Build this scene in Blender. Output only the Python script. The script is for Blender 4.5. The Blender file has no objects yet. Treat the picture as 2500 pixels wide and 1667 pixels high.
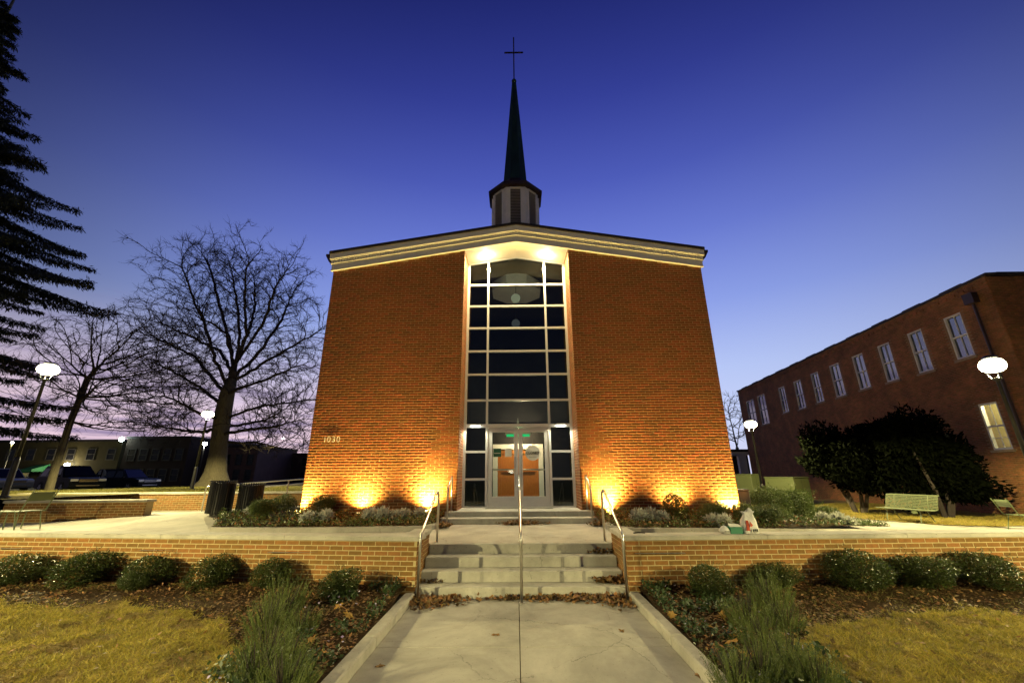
import bpy, math, random
import numpy as np
from mathutils import Vector, Matrix, kdtree, noise as mnoise

scene = bpy.context.scene
C = scene.collection
R = math.radians
rng = np.random.default_rng(7)
random.seed(7)

# ---------------------------------------------------------------- camera
CAM = np.array([-0.0616, 0.0, 1.83])
FPX = 1009.11
TH, YA, RO = .3136, .0080, -.0071
def _axes():
    c, s = math.cos(TH), math.sin(TH)
    r = np.array([1, 0, 0.]); u = np.array([0, -s, c]); w = np.array([0, c, s])
    cr, sr = math.cos(RO), math.sin(RO)
    r, u = cr*r + sr*u, -sr*r + cr*u
    a, b = math.cos(YA), math.sin(YA)
    Z = np.array([[a, -b, 0], [b, a, 0], [0, 0, 1]])
    return Z @ r, Z @ u, Z @ w
AX, AY, AZ = _axes()
cam = bpy.data.objects.new("camera", bpy.data.cameras.new("camera"))
C.objects.link(cam)
cam.data.sensor_width = 36
cam.data.lens = FPX/2500*36
cam.data.clip_end = 1500
M = Matrix.Identity(4)
for i in range(3):
    M[i][0] = AX[i]; M[i][1] = AY[i]; M[i][2] = -AZ[i]; M[i][3] = CAM[i]
cam.matrix_world = M
scene.camera = cam

# ---------------------------------------------------------------- view, world
scene.view_settings.view_transform = 'Standard'
scene.view_settings.look = 'None'
scene.view_settings.exposure = 0.0
scene.view_settings.gamma = 1.0
scene.view_settings.use_curve_mapping = False
scene.cycles.use_denoising = True
scene.cycles.max_bounces = 6
scene.cycles.transparent_max_bounces = 16
scene.cycles.sample_clamp_indirect = 4.0

world = bpy.data.worlds.new("World"); scene.world = world
world.use_nodes = True
def build_sky():
    nt = world.node_tree; N = nt.nodes; L = nt.links
    N.clear()
    out = N.new('ShaderNodeOutputWorld'); bg = N.new('ShaderNodeBackground')
    L.new(bg.outputs[0], out.inputs[0])
    tc = N.new('ShaderNodeTexCoord')
    sep = N.new('ShaderNodeSeparateXYZ'); L.new(tc.outputs['Generated'], sep.inputs[0])
    def math_(op, a, b=None, clamp=False):
        n = N.new('ShaderNodeMath'); n.operation = op; n.use_clamp = clamp
        for i, v in enumerate((a, b)):
            if v is None: continue
            if isinstance(v, (int, float)): n.inputs[i].default_value = v
            else: L.new(v, n.inputs[i])
        return n.outputs[0]
    z = sep.outputs[2]
    zz = math_('MAXIMUM', z, 0.0)
    ramp = N.new('ShaderNodeValToRGB'); L.new(zz, ramp.inputs[0])
    stops = [(0.0, (.66, .66, .88)), (.10, (.60, .67, .94)), (.22, (.47, .57, .92)), (.36, (.27, .36, .82)),
             (.50, (.150, .210, .68)), (.62, (.082, .118, .53)), (.74, (.044, .064, .39)), (.85, (.024, .036, .27)), (1, (.012, .020, .18))]
    cr = ramp.color_ramp
    while len(cr.elements) < len(stops): cr.elements.new(.5)
    for e, (p, c) in zip(cr.elements, stops):
        e.position = p; e.color = (*c, 1)
    # twilight arch: the sky fades with the angle from where the sun went down, a little right of straight ahead
    sun = Vector((.10, .97, .10)).normalized()
    vm = N.new('ShaderNodeVectorMath'); vm.operation = 'DOT_PRODUCT'
    L.new(tc.outputs['Generated'], vm.inputs[0]); vm.inputs[1].default_value = sun
    d = vm.outputs['Value']
    arch = N.new('ShaderNodeMapRange'); arch.interpolation_type = 'SMOOTHSTEP'
    L.new(d, arch.inputs[0])
    for i, v in zip((1, 2, 3, 4), (.22, 1.0, .14, 1.02)): arch.inputs[i].default_value = v
    fac = arch.outputs[0]
    mul = N.new('ShaderNodeVectorMath'); mul.operation = 'SCALE'
    L.new(ramp.outputs[0], mul.inputs[0]); L.new(fac, mul.inputs['Scale'])
    # pink after-glow low on the left, with thin grey-violet cloud bars
    left = N.new('ShaderNodeVectorMath'); left.operation = 'DOT_PRODUCT'
    L.new(tc.outputs['Generated'], left.inputs[0]); left.inputs[1].default_value = Vector((-.62, .78, 0)).normalized()
    lf = N.new('ShaderNodeMapRange'); lf.interpolation_type = 'SMOOTHSTEP'; L.new(left.outputs['Value'], lf.inputs[0])
    for i, v in zip((1, 2, 3, 4), (.62, .97, 0, 1)): lf.inputs[i].default_value = v
    low = N.new('ShaderNodeMapRange'); low.interpolation_type = 'SMOOTHSTEP'; L.new(zz, low.inputs[0])
    for i, v in zip((1, 2, 3, 4), (.02, .33, 1, 0)): low.inputs[i].default_value = v
    pinkf = math_('MULTIPLY', lf.outputs[0], low.outputs[0])
    mix = N.new('ShaderNodeMix'); mix.data_type = 'RGBA'
    L.new(math_('MULTIPLY', pinkf, .95), mix.inputs['Factor'])
    L.new(mul.outputs[0], mix.inputs['A']); mix.inputs['B'].default_value = (.92, .66, .76, 1)
    mp = N.new('ShaderNodeMapping'); L.new(tc.outputs['Generated'], mp.inputs[0]); mp.inputs['Scale'].default_value = (2.2, 2.2, 22)
    nz = N.new('ShaderNodeTexNoise'); L.new(mp.outputs[0], nz.inputs[0])
    nz.inputs['Scale'].default_value = 1.6; nz.inputs['Detail'].default_value = 5; nz.inputs['Roughness'].default_value = .6
    cl = N.new('ShaderNodeMapRange'); cl.interpolation_type = 'SMOOTHSTEP'; L.new(nz.outputs[0], cl.inputs[0])
    for i, v in zip((1, 2, 3, 4), (.44, .62, 0, .85)): cl.inputs[i].default_value = v
    mix2 = N.new('ShaderNodeMix'); mix2.data_type = 'RGBA'
    L.new(math_('MULTIPLY', cl.outputs[0], math_('POWER', pinkf, .6)), mix2.inputs['Factor'])
    L.new(mix.outputs['Result'], mix2.inputs['A']); mix2.inputs['B'].default_value = (.21, .165, .34, 1)
    L.new(mix2.outputs['Result'], bg.inputs[0])
    bg.inputs[1].default_value = 1.0
build_sky()

# ---------------------------------------------------------------- materials
MATS = {}
def new_mat(name):
    m = bpy.data.materials.new(name); m.use_nodes = True
    nt = m.node_tree; nt.nodes.clear()
    out = nt.nodes.new('ShaderNodeOutputMaterial')
    MATS[name] = m
    return m, nt, nt.nodes, nt.links, out
def pmat(name, col, rough=.7, metal=0.0, var=.15, scale=8.0, detail=4, bump=0.0, bscale=None, col2=None, spec=.5, rand=0.0, stretch=None, blotch=0.0):
    """Principled surface: two-tone noise, optional relief, optional shade that differs from piece to piece."""
    m, nt, N, L, out = new_mat(name)
    b = N.new('ShaderNodeBsdfPrincipled'); L.new(b.outputs[0], out.inputs[0])
    b.inputs['Roughness'].default_value = rough; b.inputs['Metallic'].default_value = metal
    b.inputs['Specular IOR Level'].default_value = spec
    g = N.new('ShaderNodeNewGeometry'); src = g.outputs['Position']
    if stretch:
        mp = N.new('ShaderNodeMapping'); L.new(src, mp.inputs[0]); mp.inputs['Scale'].default_value = stretch; src = mp.outputs[0]
    nz = N.new('ShaderNodeTexNoise'); L.new(src, nz.inputs[0])
    nz.inputs['Scale'].default_value = scale; nz.inputs['Detail'].default_value = detail; nz.inputs['Roughness'].default_value = .62
    mr = N.new('ShaderNodeMapRange'); L.new(nz.outputs[0], mr.inputs[0])
    mr.inputs[1].default_value = .3; mr.inputs[2].default_value = .7
    mix = N.new('ShaderNodeMix'); mix.data_type = 'RGBA'; L.new(mr.outputs[0], mix.inputs['Factor'])
    c2 = col2 or tuple(min(1, c*(1+var)) for c in col)
    c1 = col if col2 else tuple(c*(1-var) for c in col)
    mix.inputs['A'].default_value = (*c1, 1); mix.inputs['B'].default_value = (*c2, 1)
    res = mix.outputs['Result']
    if rand:
        oi = N.new('ShaderNodeObjectInfo')
        ad = N.new('ShaderNodeMath'); ad.operation = 'ADD'
        L.new(g.outputs['Random Per Island'], ad.inputs[0]); L.new(oi.outputs['Random'], ad.inputs[1])
        fr = N.new('ShaderNodeMath'); fr.operation = 'FRACT'; L.new(ad.outputs[0], fr.inputs[0])
        m2 = N.new('ShaderNodeMapRange'); L.new(fr.outputs[0], m2.inputs[0]); m2.inputs[3].default_value = 1-rand; m2.inputs[4].default_value = 1+rand
        hs = N.new('ShaderNodeHueSaturation'); L.new(res, hs.inputs['Color']); L.new(m2.outputs[0], hs.inputs['Value'])
        m3 = N.new('ShaderNodeMapRange'); L.new(fr.outputs[0], m3.inputs[0]); m3.inputs[3].default_value = .5+rand*.045; m3.inputs[4].default_value = .5-rand*.045
        L.new(m3.outputs[0], hs.inputs['Hue'])
        res = hs.outputs[0]
    if blotch:
        n3 = N.new('ShaderNodeTexNoise'); L.new(src, n3.inputs[0]); n3.inputs['Scale'].default_value = .9; n3.inputs['Detail'].default_value = 9; n3.inputs['Roughness'].default_value = .7; n3.inputs['Distortion'].default_value = .6
        m4 = N.new('ShaderNodeMapRange'); L.new(n3.outputs[0], m4.inputs[0]); m4.inputs[1].default_value = .35; m4.inputs[2].default_value = .65; m4.inputs[3].default_value = 1-blotch; m4.inputs[4].default_value = 1+blotch*.4
        n4 = N.new('ShaderNodeTexNoise'); L.new(src, n4.inputs[0]); n4.inputs['Scale'].default_value = 38; n4.inputs['Detail'].default_value = 2
        m5 = N.new('ShaderNodeMapRange'); L.new(n4.outputs[0], m5.inputs[0]); m5.inputs[1].default_value = .66; m5.inputs[2].default_value = .74; m5.inputs[3].default_value = 1; m5.inputs[4].default_value = 1-blotch*1.3
        mm = N.new('ShaderNodeMath'); mm.operation = 'MULTIPLY'; L.new(m4.outputs[0], mm.inputs[0]); L.new(m5.outputs[0], mm.inputs[1])
        if 'concrete' in name:   # hairline cracks
            va = N.new('ShaderNodeVectorMath'); va.operation = 'MULTIPLY_ADD'; L.new(n3.outputs['Color'], va.inputs[0]); va.inputs[1].default_value = (.5, .5, .5); L.new(src, va.inputs[2])
            vo = N.new('ShaderNodeTexVoronoi'); vo.feature = 'DISTANCE_TO_EDGE'; vo.inputs['Scale'].default_value = .62; L.new(va.outputs[0], vo.inputs['Vector'])
            cm = N.new('ShaderNodeMapRange'); L.new(vo.outputs['Distance'], cm.inputs[0]); cm.inputs[1].default_value = .0; cm.inputs[2].default_value = .0042; cm.inputs[3].default_value = .45; cm.inputs[4].default_value = 1
            m6 = N.new('ShaderNodeMapRange'); L.new(n3.outputs[0], m6.inputs[0]); m6.inputs[1].default_value = .46; m6.inputs[2].default_value = .56
            mx_ = N.new('ShaderNodeMix'); L.new(m6.outputs[0], mx_.inputs['Factor']); L.new(cm.outputs[0], mx_.inputs['A']); mx_.inputs['B'].default_value = 1.0
            m7 = N.new('ShaderNodeMath'); m7.operation = 'MULTIPLY'; L.new(mm.outputs[0], m7.inputs[0]); L.new(mx_.outputs['Result'], m7.inputs[1]); mm = m7
        h2 = N.new('ShaderNodeHueSaturation'); L.new(res, h2.inputs['Color']); L.new(mm.outputs[0], h2.inputs['Value']); res = h2.outputs[0]
    L.new(res, b.inputs['Base Color'])
    if bump:
        n2 = N.new('ShaderNodeTexNoise'); L.new(src, n2.inputs[0]); n2.inputs['Scale'].default_value = bscale or scale*6
        n2.inputs['Detail'].default_value = 5
        bp = N.new('ShaderNodeBump'); L.new(n2.outputs[0], bp.inputs['Height']); bp.inputs['Strength'].default_value = bump; bp.inputs['Distance'].default_value = .02
        L.new(bp.outputs[0], b.inputs['Normal'])
    return m
def emat(name, col, strength):
    m, nt, N, L, out = new_mat(name)
    e = N.new('ShaderNodeEmission'); e.inputs[0].default_value = (*col, 1); e.inputs[1].default_value = strength
    L.new(e.outputs[0], out.inputs[0]); return m
def glassmat(name, tint, ior=1.5, gl=(.92, .96, 1), rough=0.0):
    m, nt, N, L, out = new_mat(name)
    t = N.new('ShaderNodeBsdfTransparent'); t.inputs[0].default_value = (*tint, 1)
    g = N.new('ShaderNodeBsdfGlossy'); g.inputs[0].default_value = (*gl, 1); g.inputs['Roughness'].default_value = rough
    f = N.new('ShaderNodeFresnel'); f.inputs[0].default_value = ior
    mx = N.new('ShaderNodeMixShader'); ge = N.new('ShaderNodeNewGeometry'); iv = N.new('ShaderNodeMath'); iv.operation = 'SUBTRACT'; iv.inputs[0].default_value = 1; L.new(ge.outputs['Backfacing'], iv.inputs[1])
    fm = N.new('ShaderNodeMath'); fm.operation = 'MULTIPLY'; L.new(f.outputs[0], fm.inputs[0]); L.new(iv.outputs[0], fm.inputs[1])
    L.new(fm.outputs[0], mx.inputs[0]); L.new(t.outputs[0], mx.inputs[1]); L.new(g.outputs[0], mx.inputs[2])
    L.new(mx.outputs[0], out.inputs[0]); return m
def leafmat(name, col, col2, rough=.45, scale=6.0, spec=.5, trans=.25, rand=.25):
    m = pmat(name, col, rough, 0, 0, scale, 3, col2=col2, spec=spec, rand=rand)
    nt = m.node_tree; N = nt.nodes; L = nt.links
    b = next(n for n in N if n.type == 'BSDF_PRINCIPLED'); out = next(n for n in N if n.type == 'OUTPUT_MATERIAL')
    t = N.new('ShaderNodeBsdfTranslucent'); src = b.inputs['Base Color'].links[0].from_socket
    L.new(src, t.inputs[0]); mx = N.new('ShaderNodeMixShader'); mx.inputs[0].default_value = trans
    L.new(b.outputs[0], mx.inputs[1]); L.new(t.outputs[0], mx.inputs[2]); L.new(mx.outputs[0], out.inputs[0])
    return m

brick_m   = pmat('church_brick', (.235, .074, .015), .85, 0, .22, 14, bump=.25, bscale=90, rand=.26, blotch=.20)
mortar_m  = pmat('church_mortar', (.40, .26, .115), .95, 0, .14, 20, bump=.3, bscale=120)
wbrick_m  = pmat('planter_brick', (.22, .102, .022), .85, 0, .20, 14, bump=.25, bscale=90, rand=.22)
wmortar_m = pmat('planter_mortar', (.44, .345, .17), .95, 0, .12, 20, bump=.3, bscale=120)
obrick_m  = pmat('old_brick', (.25, .10, .030), .9, 0, .34, 1.3, bump=.3, bscale=70, rand=.26, blotch=.35)
omortar_m = pmat('old_mortar', (.26, .15, .07), .95, 0, .2, 6)
conc_m    = pmat('concrete', (.40, .375, .325), .9, 0, .12, 1.6, 8, bump=.12, bscale=140, blotch=.32)
conc_step_m = pmat('step_concrete', (.40, .38, .33), .9, 0, .15, 2.6, 8, bump=.12, bscale=140, blotch=.32)
plaza_m   = pmat('plaza_concrete', (.44, .40, .335), .9, 0, .09, 1.1, 8, bump=.1, bscale=140, blotch=.32)
cap_m     = pmat('cap_stone', (.46, .43, .36), .85, 0, .10, 5, 6, bump=.12, bscale=80, blotch=.32)
soil_m    = pmat('mulch', (.030, .018, .010), .95, 0, 0, 30, 6, bump=1.0, bscale=60, col2=(.065, .040, .018), spec=.08)
straw_m   = pmat('dry_lawn', (.17, .12, .024), .95, 0, 0, 5, 6, bump=.8, bscale=120, col2=(.30, .21, .05))
glawn_m   = pmat('green_lawn', (.10, .09, .022), .95, 0, 0, 3, 6, bump=.8, bscale=90, col2=(.18, .14, .035))
ground_m  = pmat('ground', (.05, .045, .03), .95, 0, .3, .4, 6)
asph_m    = pmat('asphalt', (.045, .045, .046), .9, 0, .2, 20, 5)
white_m   = pmat('white_paint', (.70, .69, .66), .55, 0, .04, 6)
soffit_m  = pmat('soffit_paint', (.76, .70, .54), .7, 0, .04, 3)
alum_m    = pmat('white_aluminium', (.70, .69, .64), .4, 0, .04, 8)
steel_m   = pmat('stainless_steel', (.62, .60, .55), .28, 1.0, .08, 30)
roof_m    = pmat('dark_roof', (.018, .013, .013), .7, 0, .2, 8)
copper_m  = pmat('patinated_copper', (.012, .036, .036), .55, 0, .35, 1.6, spec=.3, stretch=(3, 3, .6))
brown_m   = pmat('brown_metal', (.028, .014, .012), .5, 0, .2, 5)
belfry_m  = pmat('belfry_paint', (.86, .83, .84), .6, 0, .08, 4)
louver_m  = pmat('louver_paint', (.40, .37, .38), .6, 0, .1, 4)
black_m   = pmat('black_metal', (.010, .010, .010), .35, 0, .2, 20)
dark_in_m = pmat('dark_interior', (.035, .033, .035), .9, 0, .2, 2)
wood_m    = pmat('varnished_wood', (.32, .10, .018), .35, 0, 0, 7, 4, col2=(.46, .17, .035), stretch=(9, 9, .9))
gpaint_m  = pmat('sage_paint', (.125, .145, .078), .45, 0, .08, 9)
chair_m   = pmat('green_chair_paint', (.10, .125, .055), .45, 0, .08, 9)
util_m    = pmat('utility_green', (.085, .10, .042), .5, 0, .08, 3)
utild_m   = pmat('utility_green_shaded', (.05, .06, .03), .5, 0, .1, 3)  # same cabinet green darkened, the side's shade put into the colour
meter_m   = pmat('grey_steel', (.33, .34, .36), .45, 0, .06, 6)
bark_m    = pmat('bark', (.085, .068, .045), .95, 0, 0, 5, 7, bump=1.0, bscale=14, col2=(.19, .165, .10), stretch=(5, 5, .7))
twig_m    = pmat('twig', (.035, .026, .022), .9, 0, .3, 2)
leaf_m    = leafmat('box_leaf', (.026, .040, .011), (.075, .10, .024), .30, 9)
bedleaf_m = leafmat('bed_leaf', (.055, .085, .022), (.15, .19, .055), .5, 5)
silver_m  = leafmat('silver_leaf', (.42, .43, .38), (.60, .60, .52), .7, 9, rand=.12)
rose_m    = leafmat('rosemary_leaf', (.055, .078, .015), (.135, .17, .040), .6, 6)
pansy_m   = leafmat('pansy_leaf', (.022, .042, .014), (.055, .092, .026), .5, 9)
needle_m  = leafmat('cedar_needle', (.012, .017, .006), (.034, .042, .013), .7, 2, trans=.15)
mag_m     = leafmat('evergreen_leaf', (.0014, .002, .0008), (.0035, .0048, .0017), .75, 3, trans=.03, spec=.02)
dead_m    = leafmat('dead_leaf', (.10, .052, .018), (.27, .155, .050), .7, 12, trans=.15, rand=.5)
oak_m     = leafmat('oak_leaf', (.34, .17, .03), (.46, .27, .06), .6, 12, trans=.2, rand=.2)
grass_m   = leafmat('straw_blade', (.25, .205, .026), (.39, .325, .052), .7, 2.5, trans=.25, rand=.42)
brownblade_m = leafmat('worn_blade', (.11, .075, .018), (.24, .17, .04), .7, 2.5, trans=.2, rand=.4)
ggrass_m  = leafmat('green_blade', (.09, .10, .02), (.20, .165, .04), .7, 1.5, trans=.25, rand=.3)
violet_m  = leafmat('pansy_petal', (.33, .22, .55), (.65, .62, .72), .6, 30, rand=.2)
pink_m    = leafmat('pink_leaf', (.45, .22, .20), (.55, .34, .30), .6, 9, rand=.2)
glass_m   = glassmat('window_glass', (.62, .66, .66), 1.55)
dglass_m  = glassmat('door_glass', (.90, .92, .90), 1.4)
oglass_m  = glassmat('old_window_glass', (.05, .05, .06), 3.2, (.62, .66, .74), .03)
farglass_m = pmat('far_glass', (.008, .008, .010), .2, 0, .1, 2, spec=.4)
lens_m    = emat('lamp_lens', (1, .92, .60), 24)
up_m      = emat('uplight_lens', (1, .72, .28), 5)
can_m     = emat('downlight_lens', (1, .88, .55), 60)
led_m     = emat('led_lens', (.93, 1, .90), 14)
warm_m    = emat('warm_bulb', (1, .75, .42), 30)
green_e   = emat('green_lamp', (.02, .55, .16), 1.1)
cold_e    = emat('cold_lamp', (.80, 1, .92), 40)
white_e   = emat('white_lamp', (1, .93, .75), 40)
globe_m   = emat('globe_glow', (.50, .50, .30), .85)
globe_dim_m = emat('globe_dim_glow', (.20, .21, .20), .45)
litwin_m  = pmat('lit_room', (.42, .36, .16), .9, 0, .3, 1.5)
tube_e    = emat('ceiling_tube', (1, .97, .70), 3.2)
bag_m     = pmat('bag_plastic', (.72, .70, .66), .4, 0, .08, 14, bump=.6, bscale=26)
red_m     = pmat('bag_red_print', (.62, .10, .045), .5, 0, .1, 10)
greencard_m = pmat('green_card', (.010, .17, .085), .5, 0, .1, 10)
dgreen_m  = pmat('dark_green_sign', (.010, .07, .032), .5, 0, .2, 10)
paper_m   = pmat('paper', (.80, .79, .66), .8, 0, .05, 10)
ink_m     = pmat('ink', (.03, .035, .02), .8, 0, .1, 10)
number_m  = pmat('number_metal', (.75, .70, .60), .35, .3, .05, 10)
lime_m    = pmat('cornerstone_stone', (.55, .50, .40), .85, 0, .1, 6)
carpaint_m = pmat('dark_blue_paint', (.003, .004, .007), .45, 0, .05, 2, spec=.12)
tyre_m    = pmat('tyre', (.012, .012, .012), .8, 0, .1, 10)
chrome_m  = pmat('chrome', (.6, .6, .6), .15, 1.0, .05, 10)
headlight_m = pmat('headlight', (.7, .72, .74), .12, .4, .05, 10)
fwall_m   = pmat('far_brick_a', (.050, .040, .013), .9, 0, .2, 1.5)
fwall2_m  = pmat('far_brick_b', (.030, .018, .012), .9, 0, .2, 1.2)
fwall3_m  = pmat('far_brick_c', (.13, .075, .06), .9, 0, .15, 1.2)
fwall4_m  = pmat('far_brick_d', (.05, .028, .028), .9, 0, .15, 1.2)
awning_m  = pmat('green_awning', (.02, .16, .07), .7, 0, .1, 3)
orange_m  = pmat('orange_poster', (.65, .20, .03), .6, 0, .1, 4)
cream_m   = pmat('cream_poster', (.70, .62, .36), .6, 0, .1, 4)
sign_m    = pmat('sign_disc', (.55, .58, .62), .5, 0, .05, 6)

# ---------------------------------------------------------------- mesh helpers
def mesh_np(name, V, F, mat, smooth=False):
    """V (n,3) float, F (m,3|4) int array or list of polygons."""
    me = bpy.data.meshes.new(name)
    V = np.asarray(V, dtype=np.float32)
    if isinstance(F, np.ndarray):
        k = F.shape[1]; n = len(F)
        me.vertices.add(len(V)); me.vertices.foreach_set('co', V.ravel())
        me.loops.add(n*k); me.loops.foreach_set('vertex_index', F.astype(np.int32).ravel())
        me.polygons.add(n); me.polygons.foreach_set('loop_start', np.arange(0, n*k, k, dtype=np.int32))
        me.polygons.foreach_set('loop_total', np.full(n, k, dtype=np.int32))
        me.update(calc_edges=True)
    else:
        me.from_pydata([tuple(v) for v in V.tolist()], [], F); me.update()
    if smooth: me.polygons.foreach_set('use_smooth', np.ones(len(me.polygons), dtype=bool))
    me.materials.append(mat)
    return me
def wpos(o):
    p = np.zeros(3)
    while o is not None:
        p += np.array(o.location); o = o.parent
    return p
def tag(o, label=None, cat=None, group=None, kind=None):
    if label: o['label'] = label
    if cat: o['category'] = cat
    if group: o['group'] = group
    if kind: o['kind'] = kind
    return o
def obj(name, me, parent=None, loc=None):
    o = bpy.data.objects.new(name, me); C.objects.link(o)
    if parent is not None: o.parent = parent
    if loc is not None: o.location = loc
    return o
def thing(name, label, cat, loc=(0, 0, 0), rz=0, group=None, kind=None):
    o = bpy.data.objects.new(name, None); C.objects.link(o)
    o.location = loc; o.rotation_euler = (0, 0, rz); o.empty_display_size = .1
    return tag(o, label, cat, group, kind)
def copy_tree(o, parent=None):
    c = o.copy(); C.objects.link(c)
    if parent is not None: c.parent = parent
    for ch in list(o.children): copy_tree(ch, c)
    return c

class MB:
    def __init__(s): s.v = []; s.f = []
    def add(s, vs, fs):
        k = len(s.v); s.v.extend([tuple(map(float, q)) for q in vs]); s.f.extend([tuple(i+k for i in f) for f in fs]); return s
    def box(s, a, b, rz=0, piv=None):
        (x0, y0, z0), (x1, y1, z1) = a, b
        vs = [(x0, y0, z0), (x1, y0, z0), (x1, y1, z0), (x0, y1, z0), (x0, y0, z1), (x1, y0, z1), (x1, y1, z1), (x0, y1, z1)]
        if rz:
            px, py = piv or ((x0+x1)/2, (y0+y1)/2); c, sn = math.cos(rz), math.sin(rz)
            vs = [(px+(x-px)*c-(y-py)*sn, py+(x-px)*sn+(y-py)*c, z) for x, y, z in vs]
        return s.add(vs, [(0, 3, 2, 1), (4, 5, 6, 7), (0, 1, 5, 4), (1, 2, 6, 5), (2, 3, 7, 6), (3, 0, 4, 7)])
    def cbox(s, c, d, rz=0):
        return s.box([c[i]-d[i]/2 for i in range(3)], [c[i]+d[i]/2 for i in range(3)], rz)
    def bbox(s, a, b, bv=.01):
        """box with chamfered upper and side edges"""
        (x0, y0, z0), (x1, y1, z1) = a, b
        r = [(x0+bv, y0), (x1-bv, y0), (x1, y0+bv), (x1, y1-bv), (x1-bv, y1), (x0+bv, y1), (x0, y1-bv), (x0, y0+bv)]
        cx, cy = (x0+x1)/2, (y0+y1)/2
        def sh(p): return (p[0]+(bv if p[0] < cx else -bv), p[1]+(bv if p[1] < cy else -bv))
        top = [sh(p) for p in r]
        vs = [(*p, z0) for p in r]+[(*p, z1-bv) for p in r]+[(*p, z1) for p in top]
        fs = [tuple(reversed(range(8))), tuple(range(16, 24))]
        for i in range(8):
            j = (i+1) % 8
            fs += [(i, j, 8+j, 8+i), (8+i, 8+j, 16+j, 16+i)]
        return s.add(vs, fs)
    def tube(s, path, r, n=8, caps=True):
        P = [Vector(p) for p in path]; rs = r if isinstance(r, (list, tuple)) else [r]*len(P)
        rings = []; ref = None
        for i, p in enumerate(P):
            if i == 0: t = P[1]-P[0]
            elif i == len(P)-1: t = P[-1]-P[-2]
            else: t = (P[i+1]-P[i]).normalized()+(P[i]-P[i-1]).normalized()
            t.normalize()
            if ref is None: ref = Vector((0, 0, 1)) if abs(t.z) < .9 else Vector((1, 0, 0))
            a = (ref-t*ref.dot(t)).normalized(); ref = a; b = t.cross(a)
            rings.append([p+a*(rs[i]*math.cos(2*math.pi*k/n))+b*(rs[i]*math.sin(2*math.pi*k/n)) for k in range(n)])
        vs = [q for rg in rings for q in rg]; fs = []
        for i in range(len(P)-1):
            for k in range(n):
                j = (k+1) % n; fs.append((i*n+k, i*n+j, (i+1)*n+j, (i+1)*n+k))
        if caps: fs += [tuple(reversed(range(n))), tuple(range((len(P)-1)*n, len(P)*n))]
        return s.add(vs, fs)
    def lathe(s, prof, n=16, c=(0, 0, 0), flat=None):
        """prof: list of (r, z)"""
        vs = []; fs = []; off = 0 if flat is None else flat
        for r, z in prof:
            for k in range(n):
                a = 2*math.pi*k/n+off; vs.append((c[0]+r*math.cos(a), c[1]+r*math.sin(a), c[2]+z))
        for i in range(len(prof)-1):
            for k in range(n):
                j = (k+1) % n; fs.append((i*n+k, i*n+j, (i+1)*n+j, (i+1)*n+k))
        if prof[0][0] > 1e-4: fs.append(tuple(reversed(range(n))))
        if prof[-1][0] > 1e-4: fs.append(tuple(range((len(prof)-1)*n, len(prof)*n)))
        return s.add(vs, fs)
    def prism(s, poly, y0, y1):
        """poly of (x,z), extruded in y"""
        n = len(poly); vs = [(x, y0, z) for x, z in poly]+[(x, y1, z) for x, z in poly]
        fs = [tuple(range(n)), tuple(reversed(range(n, 2*n)))]
        for i in range(n):
            j = (i+1) % n; fs.append((i, n+i, n+j, j))
        return s.add(vs, fs)
    def zprism(s, poly, z0, z1):
        n = len(poly); vs = [(x, y, z0) for x, y in poly]+[(x, y, z1) for x, y in poly]
        fs = [tuple(reversed(range(n))), tuple(range(n, 2*n))]
        for i in range(n):
            j = (i+1) % n; fs.append((i, j, n+j, n+i))
        return s.add(vs, fs)
    def build(s, name, mat, parent=None, smooth=False, world=True):
        V = np.array(s.v)
        if parent is not None and world: V = V-wpos(parent)
        me = mesh_np(name, V, s.f, mat, smooth)
        return obj(name, me, parent)

def ss(t):
    t = np.clip(t, 0, 1); return t*t*(3-2*t)
def sheet(name, f, xs, ys, mat, kind='structure', parent=None, mask=None):
    X, Y = np.meshgrid(xs, ys); Z = f(X, Y); n, m = X.shape
    V = np.stack([X, Y, Z], -1).reshape(-1, 3)
    i = np.arange((n-1)*(m-1)); r = i//(m-1); c = i % (m-1); a = r*m+c
    F = np.stack([a, a+1, a+m+1, a+m], 1)
    if mask is not None:
        cx = V[F].mean(1); F = F[mask(cx[:, 0], cx[:, 1])]
    o = obj(name, mesh_np(name, V, F, mat, True), parent)
    if kind and parent is None: o['kind'] = kind
    return o
def nz2(x, y, s, seed=0):
    """cheap smooth value noise on arrays"""
    x = np.asarray(x)*s+seed*17.3; y = np.asarray(y)*s+seed*9.1
    xi = np.floor(x); yi = np.floor(y); fx = ss(x-xi); fy = ss(y-yi)
    def h(a, b):
        v = np.sin(a*127.1+b*311.7+seed*3.3)*43758.5453; return v-np.floor(v)
    return (h(xi, yi)*(1-fx)+h(xi+1, yi)*fx)*(1-fy)+(h(xi, yi+1)*(1-fx)+h(xi+1, yi+1)*fx)*fy

def at(px, py, **k):
    """place seen at a photo pixel (2500 px wide), on a plane x=, y= or z="""
    d = (px-1250)*AX-(py-833.5)*AY+FPX*AZ
    (a, v), = k.items(); i = 'xyz'.index(a); t = (v-CAM[i])/d[i]
    return CAM+t*d
def at_surface(px, py, f):
    d = (px-1250)*AX-(py-833.5)*AY+FPX*AZ
    lo, hi = 2/abs(d[1]), 80/abs(d[1])
    for _ in range(60):
        m = (lo+hi)/2; p = CAM+m*d
        if p[2] > f(p[0], p[1]): lo = m
        else: hi = m
    return CAM+lo*d

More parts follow.
